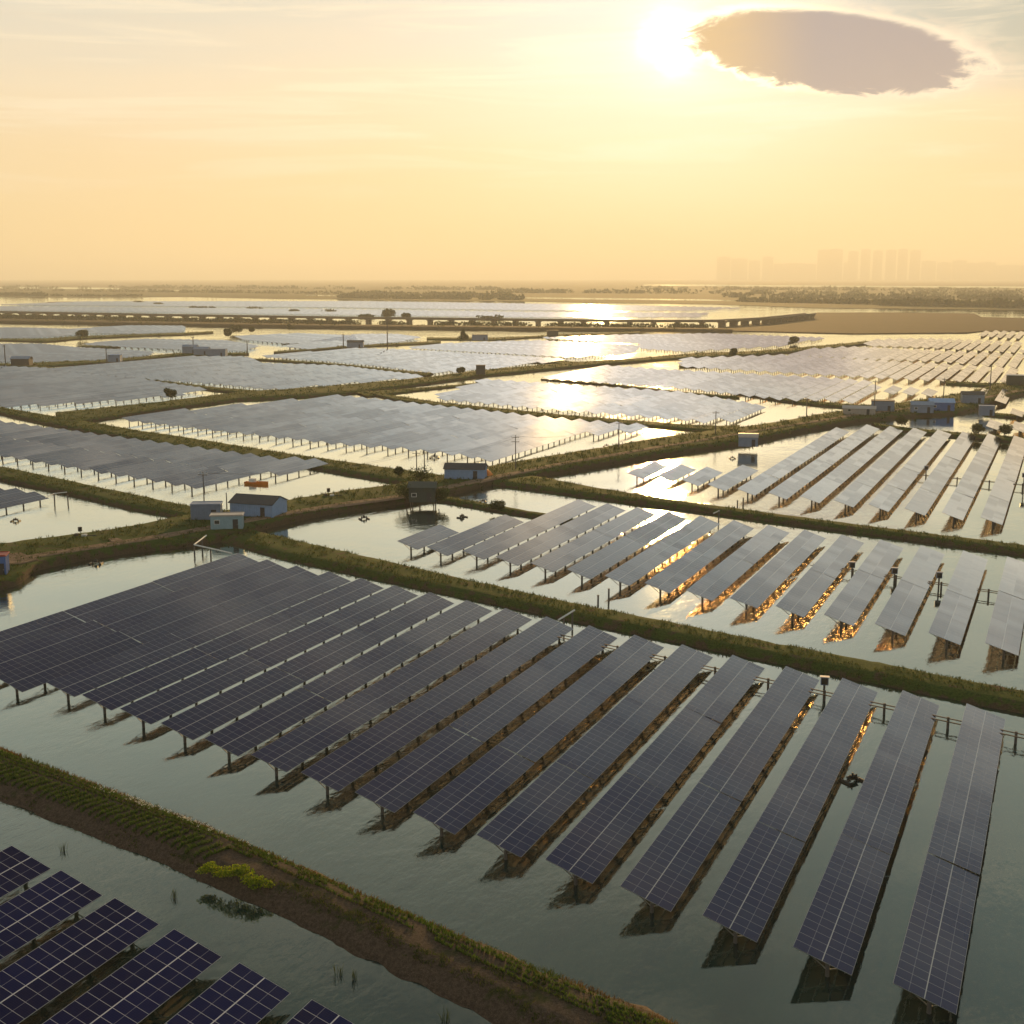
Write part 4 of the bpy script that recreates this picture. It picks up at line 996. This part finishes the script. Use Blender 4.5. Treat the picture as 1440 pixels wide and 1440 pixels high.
for i, (xa, xb, tp) in enumerate([(1149, 1164, 354), (1165, 1183, 353), (1192, 1205, 356), (1210, 1222, 353.5), (1227, 1239, 355), (1245, 1258, 354.5), (1262, 1274, 353.5), (1279, 1292, 355)]):
    tower(xa, xb, tp, 21600, '%s tall tower block of the hazy skyline, counted from the left' % ordinal(i + 1))
for i, (xa, xb, tp) in enumerate([(1008, 1026, 363), (1028, 1050, 365), (1053, 1068, 368), (1072, 1086, 363), (1088, 1146, 372), (1186, 1192, 371), (1296, 1314, 369), (1318, 1336, 371), (1339, 1357, 368.5), (1359, 1374, 372), (1376, 1398, 371), (1399, 1440, 375)]):
    tower(xa, xb, tp, 22200, '%s lower block of the hazy skyline, counted from the left' % ordinal(i + 1))

# ------------------------------------------------------------------ planting on the nearest dike
random.seed(5)
def yline(L, x):
    for i in range(len(L) - 1):
        if L[i][0] <= x <= L[i + 1][0]: return L[i][1] + (L[i + 1][1] - L[i][1]) * (x - L[i][0]) / (L[i + 1][0] - L[i][0])
def dz(x, s):
    wd = yline(D1B, x) - yline(D1A, x); e = min(s, wd - s); bk = 1.6
    return 1.15 * (e / (bk * .4) * .5 if e < bk * .4 else .5 + .46 * (e - bk * .4) / (bk * .6) if e < bk else 1.0)
def gblades(b, x, y, *k): X_, Y_ = G(x, y); blades(b, X_, Y_, *k)
crop = MB(); weeds = MB(); flow = MB(); reed = MB()
x = -118.0
while x < -58:                                                  # short beds across the dike
    ph = random.uniform(-.1, .1); s = 1.25
    while s < 3.25:
        xx = x + (s - 1.5) * .45 + ph; gblades(crop, xx, yline(D1A, xx) + s, dz(xx, s) - .05, .44, .15, 13, .5, .035); s += .18
    x += 1.0 + random.uniform(-.07, .07)
x = -118.0
while x < -2:                                                   # long beds along it
    for r_, s in enumerate((3.75, 4.22, 4.7) if x < -58 else (3.2, 3.7, 4.2, 4.7)):
        if x > -62 and mnoise.noise(Vector((x * .25, s * 2, 4))) < -.32: continue
        gblades(crop if random.random() < .75 else weeds, x + random.uniform(-.1, .1), yline(D1A, x) + s + .08 * math.sin(x * .3), dz(x, s) - .05, .36, .13, 11, .5, .035)
    x += .27
for _ in range(1500):                                            # patchy weeds on the bare near half
    x = random.uniform(-60, 0); s = random.uniform(.7, 3.2)
    if mnoise.noise(Vector((x * .18, s * .9, 7))) > .08: gblades(weeds, x, yline(D1A, x) + s, dz(x, s) - .04, .26, .22, 7, .7, .03)
for _ in range(500):
    x = random.uniform(-118, -60); s = random.uniform(.2, 1.2)
    if mnoise.noise(Vector((x * .3, s, 2))) > .12: gblades(weeds, x, yline(D1A, x) + s, dz(x, s) - .04, .22, .2, 6, .7, .03)
x = -118.0
while x < 0:                                                     # dry grass along the far edge
    for _ in range(2): 
        s = random.uniform(5.0, 5.6); wd = yline(D1B, x) - yline(D1A, x); ss = wd - random.uniform(.2, 1.1)
        gblades(reed if mnoise.noise(Vector((x * .12, 8, 1))) > -.15 else weeds, x + random.random() * .3, yline(D1A, x) + ss, dz(x, ss) - .05, .42, .2, 6, .5, .03)
    x += .3
for _ in range(150):
    x = random.gauss(-68, 5); s = random.uniform(3.9, 5.1); leafball(flow, (*G(x, yline(D1A, x) + s), dz(x, s) + .38), (.14, .14, .1), 5, .05)
tag(crop.build('crop_beds', M_CROP), 'dark green vegetable beds planted on the nearest dike', 'crops', kind='stuff')
tag(weeds.build('weeds', M_GRASS), 'yellow-green weeds scattered over the nearest dike', 'weeds', kind='stuff')
tag(reed.build('dry_grass', M_REED), 'orange-brown dry grass fringe on the far edge of the nearest dike', 'dry grass', kind='stuff')
tag(flow.build('blossoms', M_FLOWER), 'small white blossoms among the beds on the nearest dike', 'flowers', kind='stuff')
# the bright bush
x, y = at(332, 1233, 1.2); root = empty('bush', (x, y, .9)); tag(root, 'bright yellow-green bush spilling over the bank of the nearest dike', 'bush')
b = MB(); b2 = MB()
for k in range(46):
    t = random.uniform(-1, 1); px_ = t * 3.3; py = random.gauss(0, .45) * (1 - .4 * abs(t)); hh = (1.45 - .7 * t * t) * random.uniform(.6, 1.05)
    b2.tube((px_ * .8, py * .5, 0), (px_, py, hh * .8), .02, .01, 4, caps=False)
    leafball(b, (px_, py, hh * .62), (.45, .42, .36), 75, .075)
b2.build('stem', M_BARK, root); b.build('foliage', M_BUSH, root)
# reed stalks standing in the lower pond
for i, (px_, lab) in enumerate([((90, 1197), 'thin dark reed clump in the lower pond nearest the left edge'), ((245, 1262), 'dark reed clump in the lower pond below the bright bush'), ((476, 1372), 'dark reed stalks in the lower pond, left of a close pair'), ((499, 1377), 'dark reed stalks in the lower pond, right of a close pair'), ((627, 1436), 'dark reed clump at the bottom frame edge')]):
    x, y = at(*px_); b = MB(); blades(b, x, y, -.1, 1.0, .3, 16, .3, .02); tag(b.build('reed_clump', M_TREE), lab, 'reeds', 'reed clumps in the lower pond')

# ------------------------------------------------------------------ output
vs = scene.view_settings; vs.view_transform = 'Standard'; vs.look = 'None'; vs.exposure = .05; vs.gamma = 1
cy = scene.cycles if hasattr(scene, 'cycles') else None
scene.render.engine = 'CYCLES'
cy = scene.cycles
cy.max_bounces = 6; cy.glossy_bounces = 4; cy.diffuse_bounces = 2; cy.transmission_bounces = 2; cy.volume_bounces = 2; cy.transparent_max_bounces = 4
cy.caustics_reflective = True; cy.sample_clamp_indirect = 60; cy.use_denoising = True
grass.build('grass', M_GRASS) and tag(bpy.data.objects['grass'], 'short rough grass growing along the dikes', 'grass', kind='stuff')
